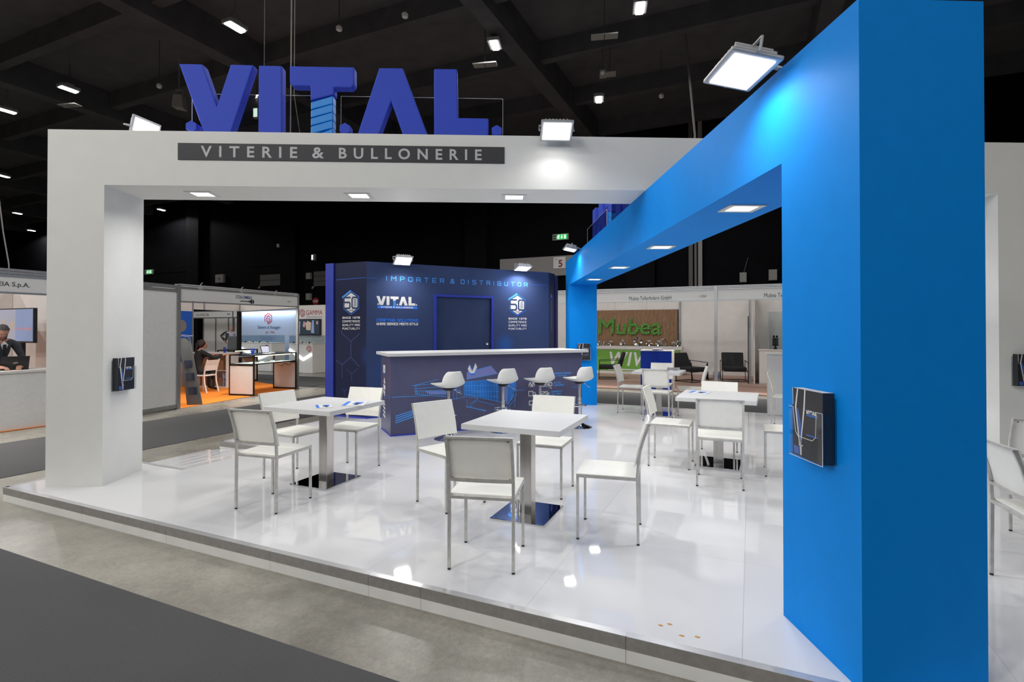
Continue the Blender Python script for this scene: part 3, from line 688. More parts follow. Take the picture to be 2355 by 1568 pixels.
def stroke_letters(s, m, wd, h, sw, place, **kw):
    """stroke lettering, one object a character"""
    k = None; x = 0; lay = []; aspect = kw.get('aspect', .8); gap = kw.get('gap', .55)
    for ch in s:
        if ch == ' ': x += aspect*.8; continue
        aw = aspect*(.1 if ch in 'I.' else 1.15 if ch in 'MW' else 1)
        lay.append((ch, x, aw)); x += aw+gap*aspect
    k = wd/(x-gap*aspect)
    for ch, x, aw in lay:
        mb = MB()
        for pl in _G[ch]: ribbon(mb, [(((px-.5 if ch == 'I' else px)*aw)*k, py*(h-sw)+sw/2) for px, py in pl], sw, .0008)
        place(mb.mesh('letter', m), x*k)
stroke_letters('IMPORTER & DISTRIBUTOR', 'print_sky', 2.78, .083, .0135, lambda me, x: onmain(me, .338+x, 2.322), gap=1.15, aspect=.75)
onmain(lines2d('print_blue', [([(.0,0),(.17,0)], .006)]), .0, 2.355); onmain(lines2d('print_blue', [([(0,0),(.34,0)], .006)]), 3.24, 2.37)
# logo, slogan
small_logo(K, (.175*ca_+.0012*sa_, .175*sa_-.0012*ca_, 1.905), .70, CA)
onmain(poly2d('print_blue', [[(0,0),(.70,0),(.70,.045),(0,.045)]]), .185, 1.848)
onmain(stroke('VITERIE & BULLONERIE', 'print_white', .56, .027, .007, gap=.7), .245, 1.857, off=.001)
onmain(stroke('CRAFTING SOLUTIONS', 'print_blue', .725, .052, .011, gap=.35), .171, 1.622)
onmain(stroke('WHERE SERVICE MEETS STYLE', 'print_white', .725, .045, .0095, gap=.28), .171, 1.563)
def badge(place, w_):
    k = w_/.40
    def pl(me, dx=0, dz=0): place(me, dx*k, dz*k, k)
    H = lambda r, cx=.2, cy=.215, sx=.97: [(x*k, z*k) for x, z in hexa(cx, cy, r, sx)]
    h0 = H(.205); pl(lines2d('print_blue', [(h0+[h0[0]], .012*k)]))
    pl(poly2d('print_white', [H(.178)]))
    pl(poly2d('print_sky', [[(x*k,z*k) for x,z in [(-.01,.325),(.01,.295),(.20,.41),(.185,.445)]]], z=.0012))
    mb = MB()
    for p in _G['5']: ribbon(mb, [((.040+.135*a)*k, (.120+.19*b)*k) for a, b in p], .030*k, .0014)
    for p in _G['0']: ribbon(mb, [((.222+.135*a)*k, (.120+.19*b)*k) for a, b in p], .030*k, .0014)
    for q in range(5): ribbon(mb, [((.262)*k, (.150+.028*q)*k), ((.318)*k, (.172+.028*q)*k)], .011*k, .0014)
    pl(mb.mesh('emblem_print', 'navy'))
    pl(stroke('YEARS', 'print_dark', .10*k, .026*k, .004*k, ext=.0013), .15, .068)
    for i, (s_, sw) in enumerate([('SINCE 1978', .0092), ('COMPETENCE', .0075), ('QUALITY AND', .0075), ('PUNCTUALITY', .0075)]):
        pl(stroke(s_, 'print_white', .385*k, .037*k, sw*k, gap=.5), .008, -.065-.064*i)
badge(lambda me, dx, dz, k: flat(me.name, me, K, (.03-.547+dx, -.0012, 1.735+dz), 0), .385)
badge(lambda me, dx, dz, k: onmain(me, 2.695+dx, 1.745+dz, off=.0006), .405)
def hexlines(place, L): place(lines2d('print_hex', L))
hexlines(lambda me: flat('line_art', me, K, (-.547,-.001,0), 0), [([(.0,1.47),(.03,1.42),(.22,1.29),(.22,1.02),(.03,.89),(.03,.66)], .012), ([(.22,1.29),(.40,1.42)], .012), ([(.22,1.02),(.40,.87)], .012), ([(.03,.89),(-.10,.96)], .012),
     ([(.12,.82),(.24,.74),(.36,.83)], .008), ([(.24,.74),(.24,.60)], .008), ([(.02,.48),(.08,.44),(.14,.48)], .008), ([(.08,.44),(.08,.36)], .008)])
flat('line_art', lines2d('print_blue', [([(-.10,2.345),(.53,2.36)], .006)]), K, (-.547,-.001,0), 0)
# printed screw on the right hand side panel
mb = MB()
for q in range(19): ribbon(mb, [(-.035+.001*q, -.05-.032*q), (.04-.001*q, -.072-.032*q)], .011)
mb.poly([(x, z, 0) for x, z in hexa(.0,.0,.06)][::-1]); ribbon(mb, [(-.06,-.035),(.06,-.035)], .022); ribbon(mb, [(0,-.03),(.004,-.70)], .012)
flat('screw_print', mb.mesh('screw_print', 'print_pale'), K, (ex+.001, ey+.15, 2.15), 90)
flood(CM+Vector((.574*ca_+.17*sa_, .574*sa_-.17*ca_, 2.66)), CA, 56, CM+Vector((.574*ca_-.03*sa_, .574*sa_+.03*ca_, 2.632)), 'lit flood lamp on top of the dark blue cabin, left one', 17.)
flood(CM+Vector((2.917*ca_+.17*sa_, 2.917*sa_-.17*ca_, 2.66)), CA, 72, CM+Vector((2.917*ca_-.03*sa_, 2.917*sa_+.03*ca_, 2.632)), 'lit flood lamp on top of the dark blue cabin, right one', 17.)

# ================================================================== BAR COUNTER
Q = thing('bar_counter', 'long dark blue bar counter with white top and printed building drawing', 'counter', (1.824,3.424,0), 49.4)
QL = 3.135
MB().box(0,QL,0,.66,.02,1.115).build('body', 'navy_counter', Q)
MB().box(-.004,QL+.004,-.006,.66,0,.02).build('skirting', 'royal', Q)
MB().box(-.06,QL+.07,-.10,.74,1.118,1.16).build('worktop', 'table_white', Q, bevel=.003)
fr = lambda me, z=0: flat(me.name, me, Q, (0,-.0012-z,0), 0)
QLINES = {'thin':[[(0.3,0.692),(0.681,0.769)],[(0.3,0.692),(0.847,0.726)],[(0.336,0.648),(0.831,0.668)],[(0.336,0.62),(0.831,0.606)],[(0.357,0.704),(0.365,0.569)],[(0.831,0.741),(0.831,0.515)],[(0.35,0.57),(0.808,0.509)],[(0.018,0.548),(0.562,0.541)],[(1.928,0.549),(2.084,0.549)],[(2.945,0.547),(3.089,0.549)],[(1.086,0.716),(1.642,0.738),(1.92,0.765)],[(1.086,0.716),(1.086,0.472)],[(1.125,0.854),(1.518,0.943)],[(1.125,0.751),(1.625,0.822)],[(1.086,0.531),(1.642,0.393),(1.801,0.348),(1.92,0.565)],[(1.094,0.656),(1.642,0.646)],[(1.094,0.59),(1.642,0.548)],[(1.094,0.531),(1.642,0.464)],[(1.725,0.742),(1.725,0.406)],[(1.92,0.765),(1.937,0.548),(1.911,0.288)],[(1.11,0.5),(1.3,0.46),(1.172,0.334)],[(1.172,0.386),(1.3,0.445)],[(1.3,0.423),(1.56,0.348)],[(1.188,0.333),(1.429,0.273)],[(1.125,0.455),(1.141,0.336)],[(1.792,0.356),(1.945,0.486)],[(1.809,0.302),(1.928,0.425)],[(0.893,0.716),(1.047,0.71)],[(0.908,0.657),(1.047,0.563)],[(0.923,0.744),(0.923,0.467)],[(0.969,0.743),(0.969,0.464)],[(1.016,0.741),(1.016,0.535)],[(0.893,0.468),(1.125,0.5)],[(1.196,0.555),(1.364,0.547)],[(1.235,0.568),(1.364,0.559)],[(0.355,0.621),(0.357,0.569)],[(0.383,0.619),(0.386,0.566)],[(0.411,0.618),(0.413,0.562)],[(0.44,0.616),(0.443,0.559)],[(0.467,0.615),(0.471,0.555)],[(0.496,0.614),(0.499,0.551)],[(0.526,0.612),(0.528,0.548)],[(0.553,0.611),(0.557,0.544)],[(0.582,0.609),(0.586,0.54)],[(0.611,0.608),(0.615,0.537)],[(0.64,0.606),(0.644,0.533)],[(0.669,0.605),(0.673,0.529)],[(0.699,0.603),(0.702,0.525)],[(0.728,0.602),(0.731,0.522)],[(0.757,0.601),(0.76,0.518)],[(0.786,0.599),(0.79,0.514)],[(1.117,0.717),(1.117,0.522)],[(1.162,0.719),(1.162,0.512)],[(1.206,0.72),(1.206,0.501)],[(1.25,0.722),(1.25,0.49)],[(1.295,0.723),(1.295,0.479)],[(1.34,0.725),(1.34,0.469)],[(1.384,0.727),(1.385,0.458)],[(1.43,0.728),(1.43,0.447)],[(1.475,0.73),(1.476,0.436)],[(1.521,0.731),(1.521,0.425)],[(1.567,0.733),(1.567,0.414)],[(1.613,0.735),(1.613,0.403)],[(1.775,0.743),(1.775,0.365)],[(1.806,0.746),(1.803,0.406)],[(1.836,0.75),(1.83,0.448)],[(1.867,0.753),(1.857,0.489)],[(1.898,0.757),(1.884,0.531)]],'thick':[[(0.074,0.28),(0.496,0.388)],[(0.074,0.25),(0.503,0.359)],[(0.074,0.218),(0.503,0.338)],[(0.074,0.187),(0.518,0.311)],[(1.118,0.352),(1.429,0.265)],[(1.894,0.489),(1.801,0.348)]],'glass':[[(1.091,0.715),(1.642,0.733),(1.642,0.393),(1.091,0.531)],[(1.818,0.738),(1.915,0.762),(1.928,0.564),(1.806,0.363)]],'mauve':[[(0.481,0.609),(0.808,0.597),(0.808,0.546),(0.562,0.559)],[(1.125,0.847),(1.518,0.939),(1.625,0.822),(1.125,0.751)],[(1.725,0.739),(1.809,0.739),(1.792,0.364),(1.725,0.406)]]}
for p_ in QLINES['glass']: fr(poly2d('print_glass', [p_], name='building_print'))
for p_ in QLINES['mauve']: fr(poly2d('print_pale', [p_], name='building_print'), .0004)
fr(lines2d('print_sky', [(p, .0065) for p in QLINES['thin']]), .0008)
fr(lines2d('print_sky', [(p, .014) for p in QLINES['thick']]), .0008)
# v emblem
vx, vz = 1.215, .885
def vp(L): return [[(vx+a*.075, vz+b*.085) for a, b in p] for p in L]
fr(poly2d('print_white', vp([[(-.62,.95),(-.1,.05),(0,-.1),(.05,.0),(.62,1.25),(1.0,.55),(.5,-.75),(-.45,-.75),(-1,.25)]]), name='emblem_print'), .0012)
fr(poly2d('print_blue', vp([[(-.95,.05),(-.88,-.15),(-.35,-.55),(.4,-.55),(.95,.45),(.98,.2),(.45,-.85),(-.42,-.85),(-1.05,.0)], [(-.62,.92),(-.4,.92),(.0,.05),(-.1,-.1)], [(.05,.0),(.1,.1),(.62,1.2),(.45,.9)]]), name='emblem_print'), .0014)
def fact(z, num, a1, a2, x=2.20, nw=.25, dx=0):
    x += dx
    o = fr(stroke(num, 'print_white', nw, .066, .0105, gap=.35), .001); o.location.x = x+.12; o.location.z = z
    for i, s_ in enumerate((a1, a2)):
        o = fr(stroke(s_, 'print_sky', .021*len(s_), .025, .0048, gap=.3), .001); o.location.x = x+.12+nw+.035; o.location.z = z+.038-.04*i
fact(.735, '15.000', 'REFERENCES MANAGED', 'FULLY IN STOCK', nw=.20)
fact(.585, '1.550', 'ACTIVE', 'CUSTOMERS'); fact(.445, '225k', 'SHIPMENTS', 'PER YEAR', nw=.19, dx=.02); fact(.295, '120k', 'ORDER LINES', 'PER YEAR', nw=.22)
ic = [([(2.195,.60),(2.195,.632),(2.235,.632),(2.235,.60)],.010), ([(2.25,.60),(2.25,.632),(2.29,.632),(2.29,.60)],.010), ([(2.206,.652),(2.224,.652)],.018), ([(2.261,.652),(2.279,.652)],.018), ([(2.225,.590),(2.225,.61),(2.262,.61),(2.262,.59)],.010),
      ([(2.19,.45),(2.19,.52),(2.265,.52),(2.265,.45),(2.19,.45)],.012), ([(2.265,.50),(2.30,.50),(2.315,.47),(2.315,.45),(2.265,.45)],.011), ([(2.20,.31),(2.28,.31),(2.28,.37),(2.20,.37),(2.20,.31)],.012)]
fr(lines2d('print_white', [([(a-.035, b) for a, b in p], w_) for p, w_ in ic]), .001)
small = flat('side_print', poly2d('print_white', [[(.16,.86),(.30,.86),(.30,.97),(.16,.97)]]+[[(.24,.80-.0),(.30,.72),(.32,.66),(.26,.48),(.18,.60),(.18,.70)]]+[[(.17,.44-.06*k),(.31,.41-.06*k),(.31,.38-.06*k),(.17,.41-.06*k)] for k in range(4)]), Q, (-.0012,.66,0), -90)
flat('side_print', poly2d('navy_counter', [[(.16,.72-.09*k),(.33,.69-.09*k),(.33,.67-.09*k),(.16,.70-.09*k)] for k in range(4)]+[[(.21,.88),(.23,.95),(.25,.88)]], z=.0009), Q, (-.0014,.66,0), -90)
flat('side_print', lines2d('print_blue', [([(0,.555),(.66,.53)], .006), ([(.16,.845),(.30,.845)], .012)]), Q, (-.0014,.66,0), -90)

# ================================================================== BAR STOOLS
def make_stool():
    t = thing('bar_stool', None, None)
    MB().lathe([(.195,.0),(.195,.006),(.17,.016),(.11,.035),(.06,.06),(.038,.085),(.034,.10)], 32).build('base', 'chrome', t, smooth=40)
    MB().lathe([(.030,.10),(.030,.46)], 20).lathe([(.031,.40),(.031,.404)], 20, mi=1).lathe([(.022,.46),(.022,.70)], 18).build('column', ['chrome','rubber'], t, smooth=40)
    MB().tube([(.02*math.cos(0),0,.33),(.08,0,.33)], .008, 6).tube([(.13*math.cos(R(15*k)), .13*math.sin(R(15*k))+.03, .33) for k in range(24)], .010, 8, closed=True).tube([(0,-.02,.33),(0,-.1,.33)], .008, 6).build('footrest', 'chrome', t, smooth=60)
    # moulded shell: rows run from the front lip, over the seat and up the back
    prof = [(.245,.742),(.215,.728),(.16,.712),(.08,.700),(0,.695),(-.08,.698),(-.135,.712),(-.172,.742),(-.195,.79),(-.207,.84),(-.215,.89),(-.222,.935)]
    half = [.10,.155,.185,.20,.205,.205,.203,.198,.188,.172,.15,.105]
    n = 12; vs = []; fs = []
    for (y, z), h in zip(prof, half):
        i = prof.index((y,z)); back = max(0, min(1, (i-5)/4))
        for j in range(n+1):
            q = -1+2*j/n; e = abs(q)**2.6
            vs.append((h*q, y+e*.10*back, z+e*(.055*(1-back)+.0*back)*min(1, i/3)))
    for i in range(len(prof)-1):
        for j in range(n): a = i*(n+1)+j; fs.append((a, a+1, a+n+2, a+n+1))
    o = MB().add(vs, fs).build('seat_shell', 'stool_white', t)
    m = o.modifiers.new('shell', 'SOLIDIFY'); m.thickness = .014; m.offset = -1
    m = o.modifiers.new('smooth', 'SUBSURF'); m.levels = m.render_levels = 1
    o.data.shade_smooth()
    MB().lathe([(.025,.655),(.07,.672),(.08,.688)], 16).build('seat_plate', 'black_plastic', t, smooth=40)
    MB().tube([(.05,.0,.675),(.10,-.01,.665),(.13,-.02,.635),(.20,-.03,.60)], .006, 6).build('height_lever', 'chrome', t, smooth=60)
    return t
st0 = make_stool()
for i, (x, y, rz, h, l) in enumerate([(2.64,3.62,66,.0,'white bar stool at the counter, leftmost of four'), (3.09,4.41,62,.0,'white bar stool second from left, nearest the building emblem'),
        (3.52,4.80,60,.03,'white bar stool third from left, behind a dining chair'), (4.01,5.20,64,.0,'white bar stool at the right end of the counter')]):
    o = st0 if i == 0 else dup(st0, (0,0,0), 0)
    o.location = (x,y,0); o.rotation_euler = (0,0,R(rz)); tag(o, l, 'stool', 'stools along the bar counter')

# ================================================================== TABLES
def make_table():
    t = thing('cafe_table', None, None)
    MB().box(-.40,.40,-.40,.40,.722,.765).build('tabletop', 'table_white', t, bevel=.003)
    MB().box(-.05,.05,-.05,.05,.014,.716).build('column', 'brushed', t, bevel=.004)
    MB().box(-.15,.15,-.15,.15,.716,.722).build('top_plate', 'black_metal', t)
    MB().box(-.225,.225,-.25,.25,.0005,.014).build('base_plate', 'chrome', t, bevel=.003)
    return t
tb0 = make_table()
for i, (x, y, rz, l) in enumerate([(4.74,1.39,1.5,'square white cafe table nearest the camera with empty top'), (2.58,1.41,1.5,'square white cafe table at left with leaflets on it'),
        (6.07,3.72,-2,'square white cafe table at right with one folded leaflet'), (4.93,6.95,-1,'square white cafe table farthest back before the blue podium')]):
    o = tb0 if i == 0 else dup(tb0, (0,0,0), 0)
    o.location = (x,y,0); o.rotation_euler = (0,0,R(rz)); tag(o, l, 'table', 'cafe tables of the booth')

# ================================================================== DINING CHAIRS  (faces +y, origin on the floor under the seat)
def make_chair():
    t = thing('dining_chair', None, None); W_ = .212; q = .018
    up = [(-.215,0),(-.213,.25),(-.210,.46),(-.215,.56),(-.232,.66),(-.258,.75),(-.290,.835)]
    for s in (-1, 1):
        x = s*(W_-q/2)
        f = MB().bar((x,.205,.012),(x,.205,.452), q)
        f.build('leg', 'chair_tube', t)
        mb = MB()
        # rear leg runs on as the bent back upright
        for a, b in zip(up[:-1], up[1:]):
            pass
        vs = []; fs = []
        for k, (y, z) in enumerate(up):
            vs += [(x-q/2,y-q/2,z+(.012 if k == 0 else 0)),(x+q/2,y-q/2,z+(.012 if k == 0 else 0)),(x+q/2,y+q/2,z+(.012 if k == 0 else 0)),(x-q/2,y+q/2,z+(.012 if k == 0 else 0))]
            if k: a, b = 4*(k-1), 4*k; fs += [(a+j, a+(j+1)%4, b+(j+1)%4, b+j) for j in range(4)]
        fs += [(3,2,1,0), tuple(range(4*len(up)-4, 4*len(up)))]
        mb.add(vs, fs).build('leg', 'chair_tube', t)
        MB().bar((x,-.201,.452),(x,.214,.452), q).build('seat_rail', 'chair_tube', t)
        for y in (.205,-.215): MB().lathe([(.0105,0),(.0105,.012)], 8, (x,y,.0)).build('foot_cap', 'rubber', t)
    MB().bar((-W_+q,.205,.452),(W_-q,.205,.452), q).build('seat_rail', 'chair_tube', t)
    MB().bar((-W_+q,-.210,.452),(W_-q,-.210,.452), q).build('seat_rail', 'chair_tube', t)
    MB().bar((-W_+q,-.216,.565),(W_-q,-.216,.565), q).build('back_rail', 'chair_tube', t)
    MB().bar((-W_,-.2905,.838),(W_,-.2905,.838), q+.002, .012).build('back_rail', 'chair_tube', t)
    MB().box(-W_+.002,W_-.002,-.200,.216,.4615,.472).build('seat', 'chair_plate', t, bevel=.004)
    # slightly bowed back panel, fixed to the front of the uprights
    rows = [(-.198,.545),(-.205,.57),(-.218,.64),(-.240,.72),(-.262,.78),(-.281,.845)]; n = 8; vs = []; fs = []
    def sheet(dy):
        return [((W_-.003)*(-1+2*j/n), y+dy-.012*(1-(-1+2*j/n)**2), z) for y, z in rows for j in range(n+1)]
    A_ = sheet(0.003); B_ = sheet(.013); m = len(A_)
    for i in range(len(rows)-1):
        for j in range(n):
            a = i*(n+1)+j; fs += [(a+1, a, a+n+1, a+n+2), (m+a, m+a+1, m+a+n+2, m+a+n+1)]
    for j in range(n): fs += [(j, j+1, m+j+1, m+j), ((len(rows)-1)*(n+1)+j+1, (len(rows)-1)*(n+1)+j, m+(len(rows)-1)*(n+1)+j, m+(len(rows)-1)*(n+1)+j+1)]
    for i in range(len(rows)-1):
        a = i*(n+1); b = a+n; fs += [(a+n+1, a, m+a, m+a+n+1), (b, b+n+1, m+b+n+1, m+b)]
    o = MB().add(A_+B_, fs).build('backrest', 'chair_plate', t, smooth=40)
    for x in (-W_+.03, W_-.03):
        for y, z in ((-.213,.575),(-.281,.82)): MB().blob((x, y-.004, z), .0045, n=6, m=4).build('screw', 'screw_dark', t)
    return t
ch0 = make_chair(); first = True
for x, y, hd, l in [
    (4.82,.52,105,'white dining chair nearest the camera seen from behind'), (5.44,1.28,-171,'white dining chair in side view right of the near table'),
    (4.66,2.02,-86,'white dining chair behind the near table facing the camera'), (4.03,1.37,-22,'white dining chair left of the near table, back against the stools'),
    (2.66,.72,97,'white dining chair at the left table seen from behind'), (2.16,1.42,-3,'white dining chair left of the left table half hidden by its top'),
    (2.50,1.86,-84,'white dining chair behind the left table before the dark cabin'), (5.59,3.515,0,'white dining chair left of the right table in side view'),
    (6.12,2.97,93,'white dining chair in front of the right table seen from behind'), (6.03,4.18,-93,'white dining chair behind the right table, only its back showing'),
    (6.74,3.57,180,'white dining chair cut off by the near blue pillar, empty seat showing'), (6.92,6.50,-8,'white dining chair with slanted back beside the white sideboard'),
    (4.44,7.02,0,'white dining chair left of the far table beside the rear blue pillar'), (4.99,6.42,90,'white dining chair in front of the far table seen from behind'),
    (4.84,7.62,-90,'white dining chair behind the far table, a strip of back showing'), (5.43,7.15,188,'white dining chair right of the far table with legs showing'),
    (7.97,1.38,6,'white dining chair at the lower right edge beyond the blue pillar'), (8.35,2.74,92,'white dining chair at the right edge under a brochure holder')]:
    o = ch0 if first else dup(ch0, (0,0,0), 0); first = False
    o.location = (x,y,0); o.rotation_euler = (0,0,R(hd-90)); tag(o, l, 'chair', 'white dining chairs of the booth')

# leaflets on the tables
def leaflet(x, y, rz, sx, sy, lab, z=.7655, fold=False):
    t = thing('leaflet', lab, 'leaflet', (x,y,z), rz)
    MB().box(-sx/2,sx/2,-sy/2,sy/2,.0,.004).build('sheets', 'paper', t)
    m = MB().quad((-sx*.48,-sy*.48,.0046),(-sx*.30,-sy*.48,.0046),(-sx*.30,sy*.48,.0046),(-sx*.48,sy*.48,.0046)).quad((-sx*.1,-sy*.2,.0046),(sx*.3,-sy*.2,.0046),(sx*.35,sy*.3,.0046),(-sx*.05,sy*.3,.0046))
    m.build('cover_print', 'print_blue' if not fold else 'text_navy', t)
    MB().quad((sx*.05,-sy*.35,.0048),(sx*.22,-sy*.35,.0048),(sx*.2,sy*.15,.0048),(sx*.0,sy*.1,.0048)).build('cover_print', 'cover_grey', t)
    if fold: MB().add([(-sx/2,sy/2,.004),(sx/2,sy/2,.004),(sx/2,sy*.1,.05),(-sx/2,sy*.1,.05)], [(0,1,2,3),(3,2,1,0)]).build('raised_leaf', 'paper', t)
leaflet(2.86,1.50,30,.21,.30,'open pale leaflet at the edge of the left table')
leaflet(2.71,1.24,48,.15,.21,'dark photo leaflet under the open one on the left table')
leaflet(5.86,3.86,-12,.21,.21,'pale folded leaflet with blue print on the right table')
leaflet(5.15,7.12,10,.22,.16,'leaflet with a raised flap on the far table', fold=True)

# ================================================================== NEIGHBOURING STANDS
# --- left stand: counter, seated man, television
t = thing('exhibition_stand', 'white panelled stand with orange floor at the left edge of the picture', 'stand', (-4.36,-1.2,FZ), 90)
# local x runs along the aisle (hall +y), local y runs into the stand (hall -x)
MB().box(0,4.25,0,3.0,.001,.008).build('floor_covering', 'carpet_orange', t)
for k in range(5): MB().box(.85*k,.85*k+.845,3.0,3.04,0,2.58).build('wall_panel', 'panel_white', t); MB().box(.85*k-.02,.85*k+.02,2.97,3.0,0,2.58).build('wall_post', 'aluminium', t)
MB().box(4.25,4.29,.0,3.04,0,2.58).build('wall_panel', 'panel_white', t)
MB().box(0,4.25,-.02,.02,2.22,2.46).build('fascia_board', 'fascia', t)
for z0, z1 in ((2.19,2.22),(2.46,2.50),(2.51,2.545),(2.555,2.59)): MB().box(0,4.29,-.03,.03,z0,z1).build('fascia_rail', 'aluminium', t)
MB().box(4.22,4.29,-.04,.03,0,2.59).build('post', 'aluminium', t)
flat('lettering', text('EIA S.p.A.', 'text_dark', h=.095, w=.40, bold=.012), t, (2.825,-.022,2.285))
t = thing('reception_counter', 'plain pale grey reception counter at the left edge of the picture', 'counter', (-4.40,-.9,FZ+.008), 90)
MB().box(0,3.6,.02,.55,0,.905).build('body', 'panel_grey', t); MB().box(-.02,3.62,0,.62,.907,.945).build('worktop', 'panel_white', t)
CTOP = FZ+.008+.945
t = thing('laptop', 'open black laptop on the grey counter at left', 'laptop', (-4.66,1.97,CTOP+.001), 80)
MB().box(-.175,.175,0,.24,0,.016).build('base', 'black_plastic', t)
ld = MB().add([(-.175,0,.017),(.175,0,.017),(.175,.008,.017),(-.175,.008,.017),(-.175,-.07,.225),(.175,-.07,.225),(.175,-.062,.227),(-.175,-.062,.227)], [(3,2,1,0),(4,5,6,7),(0,1,5,4),(1,2,6,5),(2,3,7,6),(3,0,4,7)]).build('lid', 'black_plastic', t)
MB().tube([(-.014+.014*math.cos(R(30*k)), -.041-.0045*math.sin(R(30*k)), .115+.011*math.sin(R(30*k))) for k in range(12)], .0025, 5, closed=True).tube([(.014+.014*math.cos(R(30*k)), -.041-.0045*math.sin(R(30*k)), .117+.011*math.sin(R(30*k))) for k in range(12)], .0025, 5, closed=True).build('emblem', 'lamp_white', ld)
t = thing('television', 'large television on a black floor stand at the left edge', 'television', (-5.85,2.47,FZ+.008), 0)
MB().box(-.61,.61,0,.06,1.37,2.0).build('case', 'black_plastic', t, bevel=.008)
MB().box(-.59,.0,-.003,0,1.40,1.98).build('screen', 'screen_pale', t)
MB().box(.0,.59,-.003,0,1.40,1.98).build('screen', 'screen_blue', t)
flat('screen_picture', poly2d('screen_tan', [[(-.16,1.6),(-.06,1.6),(-.03,1.76),(-.19,1.76)], [(-.45,1.55),(-.38,1.55),(-.36,1.8),(-.47,1.8)]]), t, (0,-.0036,0))
flat('screen_picture', poly2d('screen_pink', [[(.05+.09*k,1.60),(.12+.09*k,1.60),(.12+.09*k,1.64+.02*(k%2)),(.05+.09*k,1.64)] for k in range(6)]), t, (0,-.0036,0))
MB().box(-.05,.05,.07,.13,.03,1.75).box(-.2,.2,.06,.07,1.55,1.75).build('pole', 'black_metal', t); MB().box(-.35,.35,-.15,.3,0,.03).build('base', 'black_metal', t)

